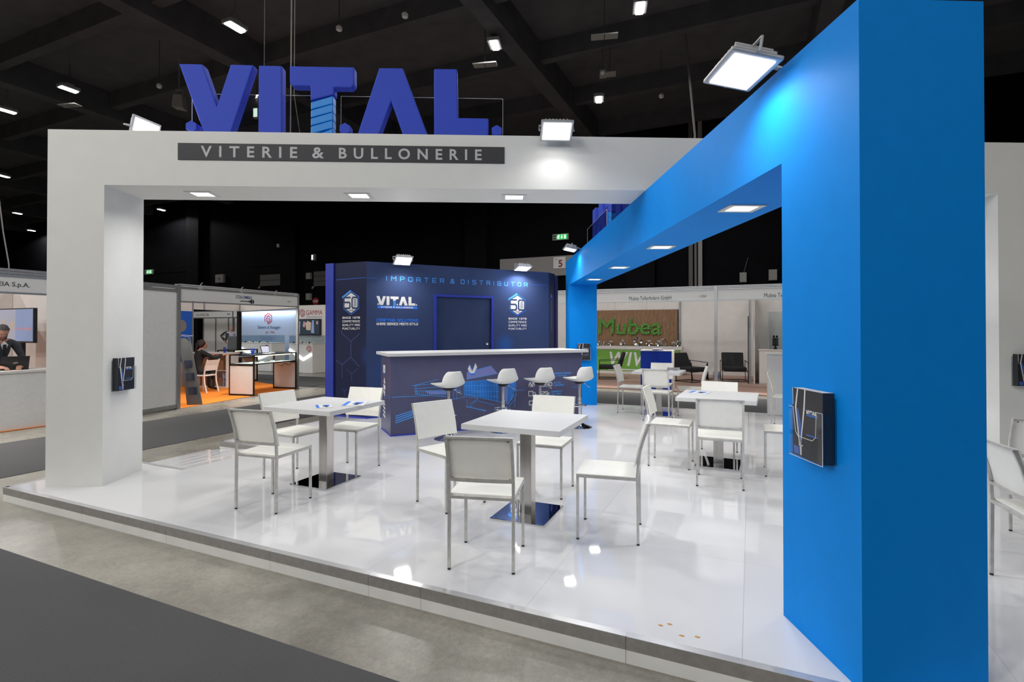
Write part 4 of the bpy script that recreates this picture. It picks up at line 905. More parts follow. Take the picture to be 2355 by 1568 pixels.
# --- people
def person(name, label, loc, rz, J, mats, hair, hair_mat, bulk=1., female=False, jacket=None):
    """J: joint positions (local, facing -y). one skinned body with hands, feet and head; hair is a child"""
    t = thing(name, label, 'person', loc, rz)
    V = {k: Vector(v) for k, v in J.items()}; b = bulk
    rad = dict(pelvis=.145, belly=.138, chest=.155, collar=.085, neck=.056, skull=.06, shL=.072, shR=.072, elL=.047, elR=.047, wrL=.031, wrR=.031, paL=.034, paR=.034,
               hiL=.095, hiR=.095, knL=.060, knR=.060, anL=.042, anR=.042, toL=.036, toR=.036)
    bones = [('pelvis','belly','torso'),('belly','chest','torso'),('chest','collar','torso'),('collar','neck','skin'),('neck','skull','skin')]
    for s in 'LR': bones += [('collar','sh'+s,'torso'),('sh'+s,'el'+s,'sleeve'),('el'+s,'wr'+s,'sleeve'),('wr'+s,'pa'+s,'skin'),('pelvis','hi'+s,'legs'),('hi'+s,'kn'+s,'legs'),('kn'+s,'an'+s,'legs'),('an'+s,'to'+s,'shoe')]
    names = list(rad); vs = [V[n] for n in names]; rs = [rad[n]*(b if rad[n] > .05 else 1) for n in names]; es = [(names.index(a), names.index(c)) for a, c, _ in bones]
    tags = [(V[a], V[c], k) for a, c, k in bones]
    for s in 'LR':
        w_, p = V['wr'+s], V['pa'+s]; d = (p-w_).normalized(); side = d.cross(Vector((0,0,1))); side = side.normalized() if side.length > .1 else Vector((1,0,0)); dn = side.cross(d)
        if dn.z > 0: dn = -dn
        ip = names.index('pa'+s)
        for k, (o, L) in enumerate([(-.027,.060),(-.009,.072),(.009,.068),(.026,.052)]):
            a = p+d*.025+side*o; m1 = a+d*L*.5+dn*.012; e = m1+d*L*.40+dn*.028; i0 = len(vs)
            vs += [a, m1, e]; rs += [.0105,.0095,.008]; es += [(ip,i0),(i0,i0+1),(i0+1,i0+2)]; tags += [(a,m1,'skin'),(m1,e,'skin')]
        a = p-side*.03-d*.02; e = a-side*.02+d*.045; i0 = len(vs); vs += [a,e]; rs += [.012,.009]; es += [(ip,i0),(i0,i0+1)]; tags += [(a,e,'skin')]
    me = bpy.data.meshes.new('skeleton'); me.from_pydata([tuple(v) for v in vs], es, [])
    o = bpy.data.objects.new('skeleton', me); C.objects.link(o)
    sk = o.modifiers.new('skin', 'SKIN'); sk.use_smooth_shade = True
    for i, r in enumerate(rs): me.skin_vertices[0].data[i].radius = (r, r*(.78 if names[i:i+1] and names[min(i,len(names)-1)] in ('pelvis','belly','chest') and i < len(names) else 1)); me.skin_vertices[0].data[i].use_root = (i == 0)
    su = o.modifiers.new('sub', 'SUBSURF'); su.levels = su.render_levels = 1
    bpy.context.view_layer.update()
    body = bpy.data.meshes.new_from_object(o.evaluated_get(bpy.context.evaluated_depsgraph_get()))
    bpy.data.objects.remove(o); bpy.data.meshes.remove(me)
    body.materials.clear(); order = ['torso','sleeve','legs','shoe','skin']
    for k in order: body.materials.append(M[mats[k]])
    for p in body.polygons:
        c = p.center; best = (9,'torso')
        for a, e, k in tags:
            q = max(0, min(1, (c-a).dot(e-a)/max((e-a).length_squared, 1e-9))); dd = (c-(a+(e-a)*q)).length
            if dd < best[0]: best = (dd, k)
        p.material_index = order.index(best[1])
    # head joined to the same body mesh
    hp = V['head']; hd = Euler((R(J.get('nod', 0) if isinstance(J.get('nod', 0), (int, float)) else 0), 0, 0)).to_matrix()
    tilt = Euler((R(mats.get('nod', 0)), 0, R(mats.get('turn', 0))), 'XYZ').to_matrix()
    bm = bmesh.new(); bm.from_mesh(body); n0 = len(bm.verts)
    r_ = bmesh.ops.create_uvsphere(bm, u_segments=20, v_segments=14, radius=1.)
    for v in r_['verts']:
        x, y, z = v.co; jaw = max(0, -z); 
        px, py, pz_ = x*.074*(1-.25*jaw), y*.094*(1-.12*jaw)-.008*jaw, z*.118
        if y < -.5 and abs(x) < .28:
            if -.45 < z < .05: py -= .026*(1-abs(x)/.28)*(1-abs(z+.22)/.30)*1.2 if abs(z+.22) < .30 else 0
        if y < -.55 and .08 < z < .3 and abs(x) < .75: py -= .006
        if y < -.5 and abs(x) > .25 and abs(x) < .6 and -.05 < z < .1: py += .008
        v.co = hp + tilt @ Vector((px, py, pz_))
    for f in {f for v in r_['verts'] for f in v.link_faces}: f.material_index = 4; f.smooth = True
    for s in (-1, 1):
        e = bmesh.ops.create_uvsphere(bm, u_segments=8, v_segments=6, radius=1.)
        for v in e['verts']: v.co = hp + tilt @ Vector((s*.074+v.co.x*.010, .012+v.co.y*.018, -.005+v.co.z*.030))
        for f in {f for v in e['verts'] for f in v.link_faces}: f.material_index = 4; f.smooth = True
    bm.to_mesh(body); bm.free(); body.name = 'body'
    bo = link('body', body, t); body.shade_smooth()
    for s in (-1, 1):
        m = MB().blob((0,0,0), .0085, n=8, m=6).build('eye', 'eye_dark', t); m.location = hp+tilt@Vector((s*.030,-.086,.012))
    m = MB().box(-.022,.022,-.004,.004,-.004,.004).build('mouth', 'lips', t); m.location = hp+tilt@Vector((0,-.093,-.062)); m.rotation_euler = tilt.to_euler()
    hm = MB()
    if hair == 'short' or hair == 'bald':
        vs = []; fs = []; n, mm = 18, 9
        for i in range(mm+1):
            ph = R(90-i*(11.5 if hair == 'short' else 0)) if hair == 'short' else R(25-i*7)
            for j in range(n):
                th = 2*math.pi*j/n; back = (1+math.sin(th))/2; cut = .42+.80*back if hair == 'short' else 1
                p_ = math.pi/2-(math.pi/2-ph)*cut if hair == 'short' else ph
                k = 1.055+.02*random.random()
                if hair == 'bald' and math.sin(th) < -.25: k = .96
                vs.append(Vector((.074*math.cos(p_)*math.cos(th)*k, .094*math.cos(p_)*math.sin(th)*k+.004, .118*math.sin(p_)*k)))
        for i in range(mm):
            for j in range(n): fs.append((i*n+j, i*n+(j+1)%n, (i+1)*n+(j+1)%n, (i+1)*n+j))
        hm.add([hp+tilt@v for v in vs], fs)
    else:
        for i in range(9): 
            hm.blob(hp+tilt@Vector((.03*math.sin(i*2.1), .03+.012*math.cos(i*1.7), .055-.008*i)), .078, n=10, m=7)
        for i in range(8): hm.blob(hp+tilt@Vector((.012*math.sin(i), .105+.012*i*(1 if i < 3 else .2), .055-.036*i)), .036-.0025*i, n=8, m=5, sc=(1,1,1.2))
    if hair == 'short':
        for _ in range(150):
            th = random.uniform(0, 2*math.pi); back = (1+math.sin(th))/2; el = math.pi/2-random.uniform(.1, 1)*(R(103)*(.42+.75*back))
            hm.blob(hp+tilt@Vector((.077*math.cos(el)*math.cos(th), .097*math.cos(el)*math.sin(th)+.004, .121*math.sin(el))), .014, n=6, m=4)
    hm.build('hair', hair_mat, t, smooth=80)
    return t, V
LM = dict(torso='suit_grey', sleeve='suit_grey', legs='suit_grey', shoe='shoe', skin='skin', nod=38, turn=-10)
tm, V = person('person', 'bearded man in a dark suit bent over a laptop at the left edge', (-5.02,1.90,FZ+.008), 90,
    dict(pelvis=(0,.10,.93), belly=(0,.07,1.08), chest=(0,-.02,1.28), collar=(0,-.07,1.40), neck=(0,-.10,1.47), skull=(0,-.13,1.53), head=(0,-.145,1.575),
         shL=(.19,-.06,1.38), shR=(-.19,-.06,1.38), elL=(.27,-.14,1.13), elR=(-.27,-.14,1.13), wrL=(.14,-.34,1.00), wrR=(-.12,-.34,1.00), paL=(.11,-.40,.995), paR=(-.09,-.40,.995),
         hiL=(.09,.10,.90), hiR=(-.09,.10,.90), knL=(.10,.06,.50), knR=(-.10,.06,.50), anL=(.10,.11,.09), anR=(-.10,.11,.09), toL=(.11,-.06,.04), toR=(-.11,-.06,.04)), LM, 'short', 'hair_grey')
hp = V['head']; tq = Euler((R(38),0,R(-10))).to_matrix()
MB().add([hp+tq@Vector(p) for p in [(-.066,-.03,-.045),(.066,-.03,-.045),(.060,.01,-.05),(-.060,.01,-.05),(0,-.092,-.124),(-.045,-.075,-.095),(.045,-.075,-.095),(0,-.105,-.082),(-.03,-.100,-.080),(.03,-.100,-.080),(0,.0,-.122)]], [(0,5,8),(8,5,4,7),(7,4,6,9),(9,6,1),(1,6,2),(0,3,5),(5,10,4),(4,10,6),(5,3,10),(10,2,6),(3,2,10)]).build('beard', 'hair_grey', tm)
MB().poly([(-.05,-.205,1.36),(0,-.19,1.22),(.05,-.205,1.36),(0,-.19,1.42)]).build('shirt_front', 'shirt_white', tm)
MB().poly([(-.022,-.215,1.365),(-.03,-.20,1.15),(0,-.195,1.11),(.03,-.20,1.15),(.022,-.215,1.365)]).build('necktie', 'cloth_black', tm)

# --- stand with the screw emblem: local x along its front, y into it
CO = Vector((-4.25,4.44,0)); CR = 100.26
def co(a, b, z=0): 
    r = R(CR); return Vector((CO.x+a*math.cos(r)-b*math.sin(r), CO.y+a*math.sin(r)+b*math.cos(r), z))
t = thing('exhibition_stand', 'white panelled corner stand with orange carpet behind the left portal', 'stand', co(0,0,FZ), CR); Z_ = -FZ
MB().add([(.0,-.02,.001),(3.78,-.02,.001),(5.7,3.6,.001),(0,3.6,.001),(.0,-.02,.008),(3.78,-.02,.008),(5.7,3.6,.008),(0,3.6,.008)], [(3,2,1,0),(4,5,6,7),(0,1,5,4),(1,2,6,5),(2,3,7,6),(3,0,4,7)]).build('floor_covering', 'carpet_orange', t)
MB().box(-1.10,-.07,-.015,.015,.10,2.38).build('wall_panel', 'panel_grey', t); MB().box(-1.10,-.07,-.025,.025,.03,.10).build('panel_rail', 'aluminium', t); MB().box(-1.10,-.07,-.03,.03,2.38,2.44).build('panel_rail', 'aluminium', t); MB().box(-1.10,-.07,-.03,.03,2.45,2.52).build('panel_rail', 'aluminium', t)
MB().box(-.07,.01,-.04,.04,0,2.545).build('post', 'aluminium', t); MB().box(3.78,3.84,-.03,.03,0,2.59).build('post', 'aluminium', t)
def slopebox(x0, x1, y, za, zb, zc, zd, th_, n, m):
    return MB().add([(x0,y-th_,za),(x1,y-th_,zb),(x1,y+th_,zb),(x0,y+th_,za),(x0,y-th_,zc),(x1,y-th_,zd),(x1,y+th_,zd),(x0,y+th_,zc)], [(3,2,1,0),(4,5,6,7),(0,1,5,4),(1,2,6,5),(2,3,7,6),(3,0,4,7)]).build(n, m, t)
slopebox(.01,3.78,0,2.215,2.235,2.455,2.50,.012,'fascia_board','fascia')
for a, b in ((.0,.025),(-.285,-.255)): slopebox(.01,3.78,0,2.46+a,2.505+a,2.46+b,2.505+b,.025,'fascia_rail','aluminium')
for k in (0,1): slopebox(.01,3.78,0,2.495+.035*k,2.54+.035*k,2.52+.035*k,2.565+.035*k,.025,'fascia_rail','alu_light')
MB().box(.0,3.79,3.5,3.54,0,2.55).build('wall_panel', 'panel_white', t); MB().box(1.0,3.78,3.49,3.499,.7,2.14).build('poster', 'blueprint_panel', t)
MB().lathe([(.0,0),(.17,0),(.17,.004),(.0,.004)], 20, caps=False).build('poster_disc', 'grey_disc', t).matrix_local = Matrix.Translation((3.42,3.488,1.72)) @ Matrix.Rotation(R(90),4,'X')
for x in (3.79, 4.2): MB().box(x,x+.04,3.48,3.56,0 if x < 4 else 2.2,2.55).build('post', 'aluminium', t)
MB().box(3.84,5.7,3.5,3.54,2.2,2.55).build('header_panel', 'panel_white', t)
MB().bar((3.82,.03,2.375),(5.68,3.5,2.375), .03, .35).build('header_panel', 'panel_white', t)
MB().bar((3.82,.03,2.19),(5.68,3.5,2.19), .05, .03).build('fascia_rail', 'aluminium', t)
MB().box(5.64,5.74,3.5,3.6,0,2.55).build('post', 'black_metal', t)
MB().box(-.06,-.02,.04,3.5,0,2.5).build('wall_panel', 'panel_white', t)
flat('lettering', text('COLOMBO', 'text_navy', h=.072, w=.52, bold=.02), t, (1.53,-.0135,2.345))
mb = MB(); ribbon(mb, [(0,.0),(.03,.012),(.30,.012)], .02); ribbon(mb, [(.30,.012),(.34,.012)], .05); ribbon(mb, [(.36,-.02),(.36,.05)], .045); mb.poly([(.42+.03*math.cos(a*.6), .012+.05*math.sin(a*.6),0) for a in range(10)])
flat('screw_print', mb.mesh('screw_print', 'text_black'), t, (1.68,-.0135,2.275))
flat('lettering', text('1446', 'text_dark', h=.05), t, (3.37,-.0135,2.335))
# brochure stand leaning by the left post
t = thing('brochure_stand', 'tall slanting dark grey brochure stand on the orange carpet', 'brochure stand', (0,0,0), 0)
bl, br, tl, tr = Vector((-4.565,4.833,FZ+.009)), Vector((-4.33,5.01,FZ+.009)), Vector((-4.88,4.86,1.29)), Vector((-4.765,5.02,1.31))
nn = (br-bl).cross(tl-bl).normalized()
MB().add([bl,br,tr,tl,bl-nn*.03,br-nn*.03,tr-nn*.03,tl-nn*.03], [(0,1,2,3),(7,6,5,4),(4,5,1,0),(5,6,2,1),(6,7,3,2),(7,4,0,3)]).build('board', 'grey_stand', t)
for f in (.55, .36, .15):
    a, b = bl+(tl-bl)*f, br+(tr-br)*f; x = (b-a); up = (tl-bl).normalized()*.16
    p = a+x*.14; q = a+x*.82
    MB().add([p+nn*.012,q+nn*.012,q+nn*.02+up,p+nn*.02+up,p,q,q+up,p+up], [(0,1,2,3),(4,5,1,0),(5,6,2,1),(7,4,0,3),(7,6,5,4)]).build('pocket', 'acrylic', t)
    b_ = MB().add([p+nn*.004+x*.04,q+nn*.004-x*.04,q+nn*.006+up*1.02-x*.04,p+nn*.006+up*1.02+x*.04], [(0,1,2,3),(3,2,1,0)]).build('brochure', 'pockets_print', t)
# white bent strips lying on its top
t = thing('paper_strips', 'loose white paper strips on top of the grey brochure stand', 'paper', (tl+tr)/2+Vector((0,0,.003)), 0)
for a, b, c in [((-.10,-.1,.0),(-.02,0,.07),(.12,.10,.04)), ((-.10,-.06,.05),(.0,.02,.03),(.13,.12,.06)), ((-.08,-.08,.09),(.0,.0,.05),(.08,.08,.01))]: MB().bar(a,b,.012,.004).bar(b,c,.012,.004).build('strip', 'paper', t)
# desk with open shelves
t = thing('desk', 'white open shelved desk behind the seated woman', 'desk', co(3.38,1.92,FZ+.008), CR)
for a in [(0,.44,0,.03,0,.93), (0,.44,1.37,1.40,0,.93), (.0,.44,.03,1.37,0,.03), (.02,.44,.03,1.37,.46,.48), (.42,.44,.03,1.37,.03,.93)]: MB().box(*a).build('board', 'panel_white', t)
MB().box(-.03,.47,-.02,1.42,.931,.96).build('desktop', 'panel_white', t)
for i, (a, b, zz, sx, sy, sz, m) in enumerate([(.06,.28,.48,.26,.24,.26,'cardboard'), (.05,.57,.48,.26,.22,.20,'cardboard'), (.10,.84,.48,.24,.26,.30,'cardboard_dark'), (.12,.25,.74,.22,.2,.14,'cardboard_dark'), (.06,.33,.03,.22,.2,.24,'cardboard'), (.05,.58,.03,.22,.20,.17,'cardboard'), (.08,.84,.03,.24,.24,.30,'cardboard_dark')]):
    tt = thing('cardboard_box', ['brown carton on the desk middle shelf, nearest the desk end','brown carton in the middle of the desk upper shelf','dark carton far along the desk upper shelf','flat dark carton stacked on another carton in the desk','brown carton on the desk bottom shelf by the bottles','small brown carton in the middle of the desk bottom shelf','dark carton far along the desk bottom shelf'][i], 'box', co(3.38+a, 1.92+b, FZ+.008+zz+.001), CR)
    MB().box(0,sx,-sy/2,sy/2,0,sz).build('carton', m, tt); MB().box(-.001,sx+.001,-.02,.02,sz*.6,sz+.001).build('tape', 'cardboard_dark' if m == 'cardboard' else 'cardboard', tt)
tt = thing('water_bottles', 'plastic wrapped water bottles at the end of the desk shelf', 'bottles', co(3.44,2.04,FZ+.039), CR)
for i in range(2):
    for j in range(2):
        for k in range(2): MB().lathe([(.035,0),(.036,.10),(.033,.11),(.036,.13),(.03,.18),(.014,.20),(.014,.215)], 10, (.06+.08*i,.0+.08*j,.215*k)).build('bottle', 'bottle', tt, smooth=40)
tt = thing('pen_cup', 'clear cup of blue pens on the white desk', 'pen cup', co(3.45,2.05,FZ+.008+.961), CR)
MB().lathe([(.035,0),(.04,.12)], 12).build('cup', 'vitrine', tt)
for k in range(6): MB().tube([(.02*math.cos(k),.02*math.sin(k),.004),(.03*math.cos(k),.03*math.sin(k),.16)], .006, 6).build('pen', 'podium_blue', tt)
# glass showcases
def showcase(loc, rz, lab, L=1.62, D=.72, low=True):
    t = thing('glass_showcase', lab, 'showcase', loc, rz); z0, z1 = .78, .99
    for x in (0, L-.03):
        for y in (0, D-.03): MB().box(x,x+.03,y,y+.03,0 if low else .6,z1).build('post', 'black_metal', t)
        if low: MB().box(x+.006,x+.024,.03,D-.03,.04,.72).build('end_panel', 'panel_white', t); MB().box(x,x+.03,.03,D-.03,0,.04).box(x,x+.03,.03,D-.03,.72,.745).build('end_rail', 'black_metal', t)
    for z in (z0-.03, z1-.02): 
        for a in ((.03,L-.03,0,.03),(.03,L-.03,D-.03,D),(0,.03,.03,D-.03),(L-.03,L,.03,D-.03)): MB().box(*a,z,z+.025).build('rail', 'black_metal', t)
    MB().box(.03,L-.03,.03,D-.03,z0-.025,z0-.01).build('shelf', 'panel_white', t)
    MB().box(.03,L-.03,.006,.012,z0,z1-.02).build('pane', 'vitrine', t); MB().box(.008,.014,.03,D-.03,z0,z1-.02).build('pane', 'vitrine', t)
    MB().box(.02,L-.02,.02,D-.02,z1-.006,z1).build('pane', 'vitrine', t)
    MB().box(.12,L-.2,.04,.07,z1-.045,z1-.022).build('led_tube', 'led_warm', t)
    for k in range(9): MB().blob((.25+.13*k,.2+.05*(k%3),z0+.01), .022, n=6, m=4, sc=(1.3,1,.8)).build('sample_part', 'steel', t)
    return t
showcase(co(2.05,-.08,FZ+.008), CR, 'black framed glass showcase with light peach ends, nearest one')
showcase(co(4.35,2.55,FZ+.008), CR, 'black framed glass showcase farther back behind the desk', L=1.0, D=.6)
MB().tube([(2.9+.08*k, -.08+.02*math.sin(k*2), .0+.03*math.cos(k*1.7)) for k in range(1,9)], .008, 6).build('cable_bundle', 'black_plastic').matrix_world = Matrix.Translation(co(0,0,FZ+.70)) @ Matrix.Rotation(R(CR),4,'Z')
tag(bpy.data.objects['cable_bundle'], 'tangled black cable hanging under the nearest glass showcase', 'cable')
tt = thing('pen_cup', 'clear cup of blue pens on the nearest glass showcase', 'pen cup', co(2.22,.10,FZ+.008+.991), CR)
MB().lathe([(.035,0),(.04,.10)], 12).build('cup', 'vitrine', tt)
for k in range(6): MB().tube([(.02*math.cos(k),.02*math.sin(k),.004),(.045*math.cos(k),.045*math.sin(k),.15)], .007, 6).build('pen', 'podium_blue', tt)
tt = thing('tablet_display', 'small tilted tablet display on the nearest glass showcase', 'tablet', co(3.0,.35,FZ+.008+.991), CR-15)
MB().add([(-.11,0,.0),(.11,0,.0),(.11,.01,0),(-.11,.01,0),(-.13,.06,.19),(.13,.06,.19),(.13,.07,.19),(-.13,.07,.19)], [(3,2,1,0),(4,5,6,7),(0,1,5,4),(1,2,6,5),(2,3,7,6),(3,0,4,7)]).build('case', 'black_plastic', tt)
MB().quad((-.10,.003,.02),(.10,.003,.02),(.115,.052,.175),(-.115,.052,.175)).build('screen', 'screen_pale', tt); MB().box(-.05,.05,.02,.12,0,.02).build('foot', 'black_plastic', tt)
tt = thing('business_cards', 'flat white cards fanned out on the nearest glass showcase', 'cards', co(2.75,.2,FZ+.008+.991), CR)
for k in range(4): MB().box(.12*k,.12*k+.09,.03*(k%2),.03*(k%2)+.06,0,.006+.004*k).build('card', 'paper', tt)
# chair and woman
t = thing('wooden_chair', 'pale wooden chair with curved back under the seated woman', 'chair', co(2.45,1.78,FZ+.008), CR+180)
MB().box(-.21,.21,-.21,.22,.42,.45).build('seat', 'panel_white', t, bevel=.01)
for x in (-.19,.19):
    MB().bar((x,-.19,0),(x,-.19,.42), .035).build('leg', 'panel_white', t)
    MB().tube([(x,.29,0),(x,.22,.25),(x,.205,.45),(x,.24,.65),(x,.31,.84)], .02, 8).build('leg', 'panel_white', t, smooth=60)
MB().add([(x,y,z) for y, z in ((.225,.56),(.255,.70),(.305,.83)) for x in (-.18,.18)]+[(x,y+.02,z) for y, z in ((.225,.56),(.255,.70),(.305,.83)) for x in (-.18,.18)], [(0,1,3,2),(2,3,5,4),(7,6,8,9),(9,8,10,11),(0,2,8,6),(2,4,10,8),(3,1,7,9),(5,3,9,11),(4,5,11,10),(1,0,6,7)]).build('backrest', 'panel_white', t)
person('person', 'seated woman in black with dark hair in a ponytail, seen from behind', co(2.42,1.92,FZ+.008), CR+78,
    dict(pelvis=(0,.05,.56), belly=(0,.03,.70), chest=(0,-.02,.90), collar=(0,-.06,1.03), neck=(0,-.09,1.10), skull=(0,-.11,1.16), head=(0,-.12,1.21),
         shL=(.165,-.06,1.00), shR=(-.165,-.06,1.00), elL=(.25,-.26,.88), elR=(-.24,-.28,.86), wrL=(.20,-.50,.93), wrR=(-.20,-.52,.93), paL=(.19,-.57,.94), paR=(-.18,-.59,.94),
         hiL=(.09,.0,.54), hiR=(-.09,.0,.54), knL=(.14,-.40,.53), knR=(-.14,-.42,.54), anL=(.12,-.38,.09), anR=(-.14,-.30,.09), toL=(.13,-.53,.04), toR=(-.15,-.45,.04)),
    dict(torso='cloth_black', sleeve='cloth_black', legs='trouser_dark', shoe='shoe', skin='skin', nod=15, turn=-25), 'long', 'hair_dark', bulk=.88)

# --- stand far behind, with a standing man
t = thing('exhibition_stand', 'distant white stand with grey lettered fascia behind the orange one', 'stand', (-21.,15.0,FZ), 0)
for k in range(6): MB().box(1.0*k,1.0*k+.98,1.9,1.94,0,2.5).build('wall_panel', 'panel_white', t); MB().box(1.0*k-.03,1.0*k+.03,1.86,1.9,0,2.5).build('wall_post', 'aluminium', t)
MB().box(0,5.6,-.02,.02,2.2,2.48).build('fascia_board', 'panel_grey', t); MB().box(0,5.6,-.03,.03,2.15,2.2).box(0,5.6,-.03,.03,2.48,2.52).build('fascia_rail', 'aluminium', t)
MB().box(4.75,4.82,-.04,.04,0,2.5).build('post', 'aluminium', t); MB().box(0,6,0,1.9,.001,.01).build('floor_covering', 'carpet_grey', t)
flat('lettering', text('CALVITRICI SRL', 'text_dark', h=.13, w=1.0), t, (2.1,-.024,2.26)); flat('lettering', text('1444', 'text_dark', h=.09), t, (4.35,-.024,2.30))
person('person', 'standing grey haired man in pale shirt and black jacket, far stand', (-15.3,14.2,FZ), 40,
    dict(pelvis=(0,.02,.94), belly=(0,.0,1.10), chest=(0,0,1.30), collar=(0,.01,1.45), neck=(0,.0,1.52), skull=(0,-.01,1.58), head=(0,-.015,1.63),
         shL=(.19,.0,1.43), shR=(-.20,.0,1.43), elL=(.24,.04,1.15), elR=(-.42,.08,1.32), wrL=(.20,-.10,.95), wrR=(-.27,-.06,1.10), paL=(.19,-.15,.88), paR=(-.22,-.08,1.04),
         hiL=(.09,.02,.90), hiR=(-.09,.02,.90), knL=(.10,.0,.50), knR=(-.10,.0,.50), anL=(.11,.04,.09), anR=(-.11,.04,.09), toL=(.12,-.12,.04), toR=(-.12,-.12,.04)),
    dict(torso='shirt_lilac', sleeve='shirt_lilac', legs='trouser_dark', shoe='shoe', skin='skin', nod=5, turn=15), 'bald', 'hair_white')
jk = MB().tube([(-.20,.02,1.46),(-.33,.06,1.40),(-.44,.09,1.31),(-.36,.02,1.20),(-.28,-.05,1.11)], [.085,.08,.065,.055,.05], 8).add([(-.22,-.10,1.46),(-.10,-.13,1.43),(-.14,-.13,1.15),(-.27,-.10,1.0),(-.23,-.12,1.0),(-.12,-.14,1.15)], [(0,1,2,3),(3,2,1,0)]).build('jacket', 'leather', [o for o in bpy.data.objects if o.name.startswith('person')][-1], smooth=60)
t = thing('info_terminal', 'slim grey terminal panel in front of the standing man', 'terminal', (-14.75,13.75,FZ), 40)
MB().add([(-.2,0,0),(.2,0,0),(.2,.04,0),(-.2,.04,0),(-.15,.12,1.3),(.25,.12,1.3),(.25,.16,1.3),(-.15,.16,1.3)], [(3,2,1,0),(4,5,6,7),(0,1,5,4),(1,2,6,5),(2,3,7,6),(3,0,4,7)]).build('board', 'grey_stand', t); MB().box(-.3,.3,-.2,.3,0,.02).build('base', 'black_metal', t)
for i, (x, y, sx, sz, l) in enumerate([(-13.9,12.6,.5,.55,'closed carton on a low pile far behind the woman'), (-13.2,12.5,.45,.42,'pale carton beside another behind the woman')]):
    tt = thing('cardboard_box', l, 'box', (x,y,FZ), 20); MB().box(-sx/2,sx/2,-.2,.2,0,sz).build('carton', 'cardboard', tt); MB().box(-sx/2-.001,sx/2+.001,-.03,.03,sz*.7,sz+.001).build('tape', 'cardboard_dark', tt)

# --- stand with red hexagon emblem
t = thing('exhibition_stand', 'pale blue backlit stand with red hexagon emblems', 'stand', (-13.6,13.2,FZ), 0)
MB().box(0,3.42,0,.08,0,2.46).build('wall_panel', 'pale_blue_wall', t); MB().box(3.46,4.95,-.05,.08,0,2.57).build('wall_panel', 'panel_white', t)
MB().box(.05,3.4,-.10,-.06,2.42,2.45).build('led_strip', 'led_white', t); area(t, (1.7,-.10,2.40), 3.2, .05, 26, rot=(R(-12),0,0), col=(.8,.9,1))
MB().box(0,4.95,-1.3,0,.001,.008).build('floor_covering', 'carpet_grey', t)
def gem(par, x, z, r, m='text_red', y=-.002):
    h = hexa(0,0,r); L = [([h[4],h[5],h[0]], r*.2), ([h[0],h[1],h[2],h[3]], r*.2), ([h[3],(h[4][0]*.45,h[4][1]*.6-.1*r),(h[5][0]*.45,h[5][1]*.5)], r*.2), ([(h[5][0]*.45,h[5][1]*.5),(0,r*.55),(h[1][0]*.5,h[1][1]*.5)], r*.2), ([(0,0),(h[1][0]*.5,-r*.1),(h[1][0]*.5,-r*.35),(0,-r*.6)], r*.18)]
    flat('emblem_print', lines2d(m, L), par, (x,y,z))
gem(t, 1.78, 2.06, .22); flat('lettering', text('Sistemi di fissaggio', 'text_navy', h=.165, w=1.30, bold=.01), t, (1.17,-.002,1.60)); flat('lettering', text('dal 1946', 'text_red', h=.11), t, (1.62,-.002,1.44))
for k in range(3): flat('lettering', lines2d('print_pale', [([(0,0),(1.0-.1*k,0)], .018)]), t, (1.25+.05*k,-.002,1.36-.075*k))
gem(t, 3.70, 2.26, .15, y=-.052); flat('lettering', text('GAMMA', 'text_red', h=.19, w=.85), t, (3.92,-.052,2.18)); flat('lettering', lines2d('print_pale', [([(0,0),(.8,0)], .02)]), t, (3.95,-.052,2.10))
tv = thing('television', 'television on the wall under the red lettering', 'television', (-9.47,13.06,1.25), 0)
MB().box(-.60,.60,0,.08,0,.64).build('case', 'black_plastic', tv); MB().box(-.57,.57,-.003,0,.03,.61).build('screen', 'screen_dark', tv)
flat('screen_picture', poly2d('screen_tan', [[(-.1,.2),(.12,.2),(.15,.5),(-.05,.57),(-.16,.45)]]), tv, (0,-.0036,0)); flat('screen_picture', poly2d('screen_blue', [[(.14,.1),(.3,.08),(.28,.59),(.2,.59)], [(-.54,.05),(-.45,.05),(-.42,.55),(-.54,.58)]]), tv, (0,-.0036,0)); flat('screen_picture', poly2d('screen_pink', [[(-.3,.35),(-.2,.3),(-.14,.5),(-.25,.56)], [(.4,.45),(.5,.42),(.5,.55),(.42,.56)]]), tv, (0,-.0036,0))
def plinth(x0, x1, lab):
    t = thing('display_plinth', lab, 'display counter', (x0,12.0,FZ), 0); L = x1-x0
    MB().box(0,L,0,.64,.0085,1.085).build('body', 'panel_grey', t); MB().box(L,L+.012,0,.64,.0085,1.085).build('side_cladding', 'panel_white', t)
    MB().box(-.02,L+.03,-.02,.66,1.086,1.10).build('top', 'panel_white', t)
    for a, b in (((0.02,-.015,.86),(L*.62,-.015,.50)), ((L*.62,-.015,.50),(L-.02,-.015,.70))): MB().bar(a, b, .03, .10).build('led_chevron', 'led_white', t)
    gem(t, L*.86, .90, .12)
    MB().box(0,L,0,.006,1.101,1.38).box(0,L,.634,.64,1.101,1.38).box(0,.006,.006,.634,1.101,1.38).box(L-.006,L,.006,.634,1.101,1.38).build('glass_case', 'vitrine', t)
    MB().box(0,L,-.003,.003,1.378,1.384).box(L-.006,L,0,.64,1.378,1.384).build('glass_edge', 'alu_light', t)
    for k in range(int(L/.14)): MB().lathe([(.03,0),(.035,.02),(.02,.05)], 8, (.1+.13*k,.12+.06*(k%2),1.1005)).build('sample_part', 'lamp_white' if k % 3 else 'black_metal', t)
plinth(-11.93,-10.27,'grey display plinth with lit white chevron, left one'); plinth(-9.35,-8.2,'grey display plinth with lit white chevron, right one')

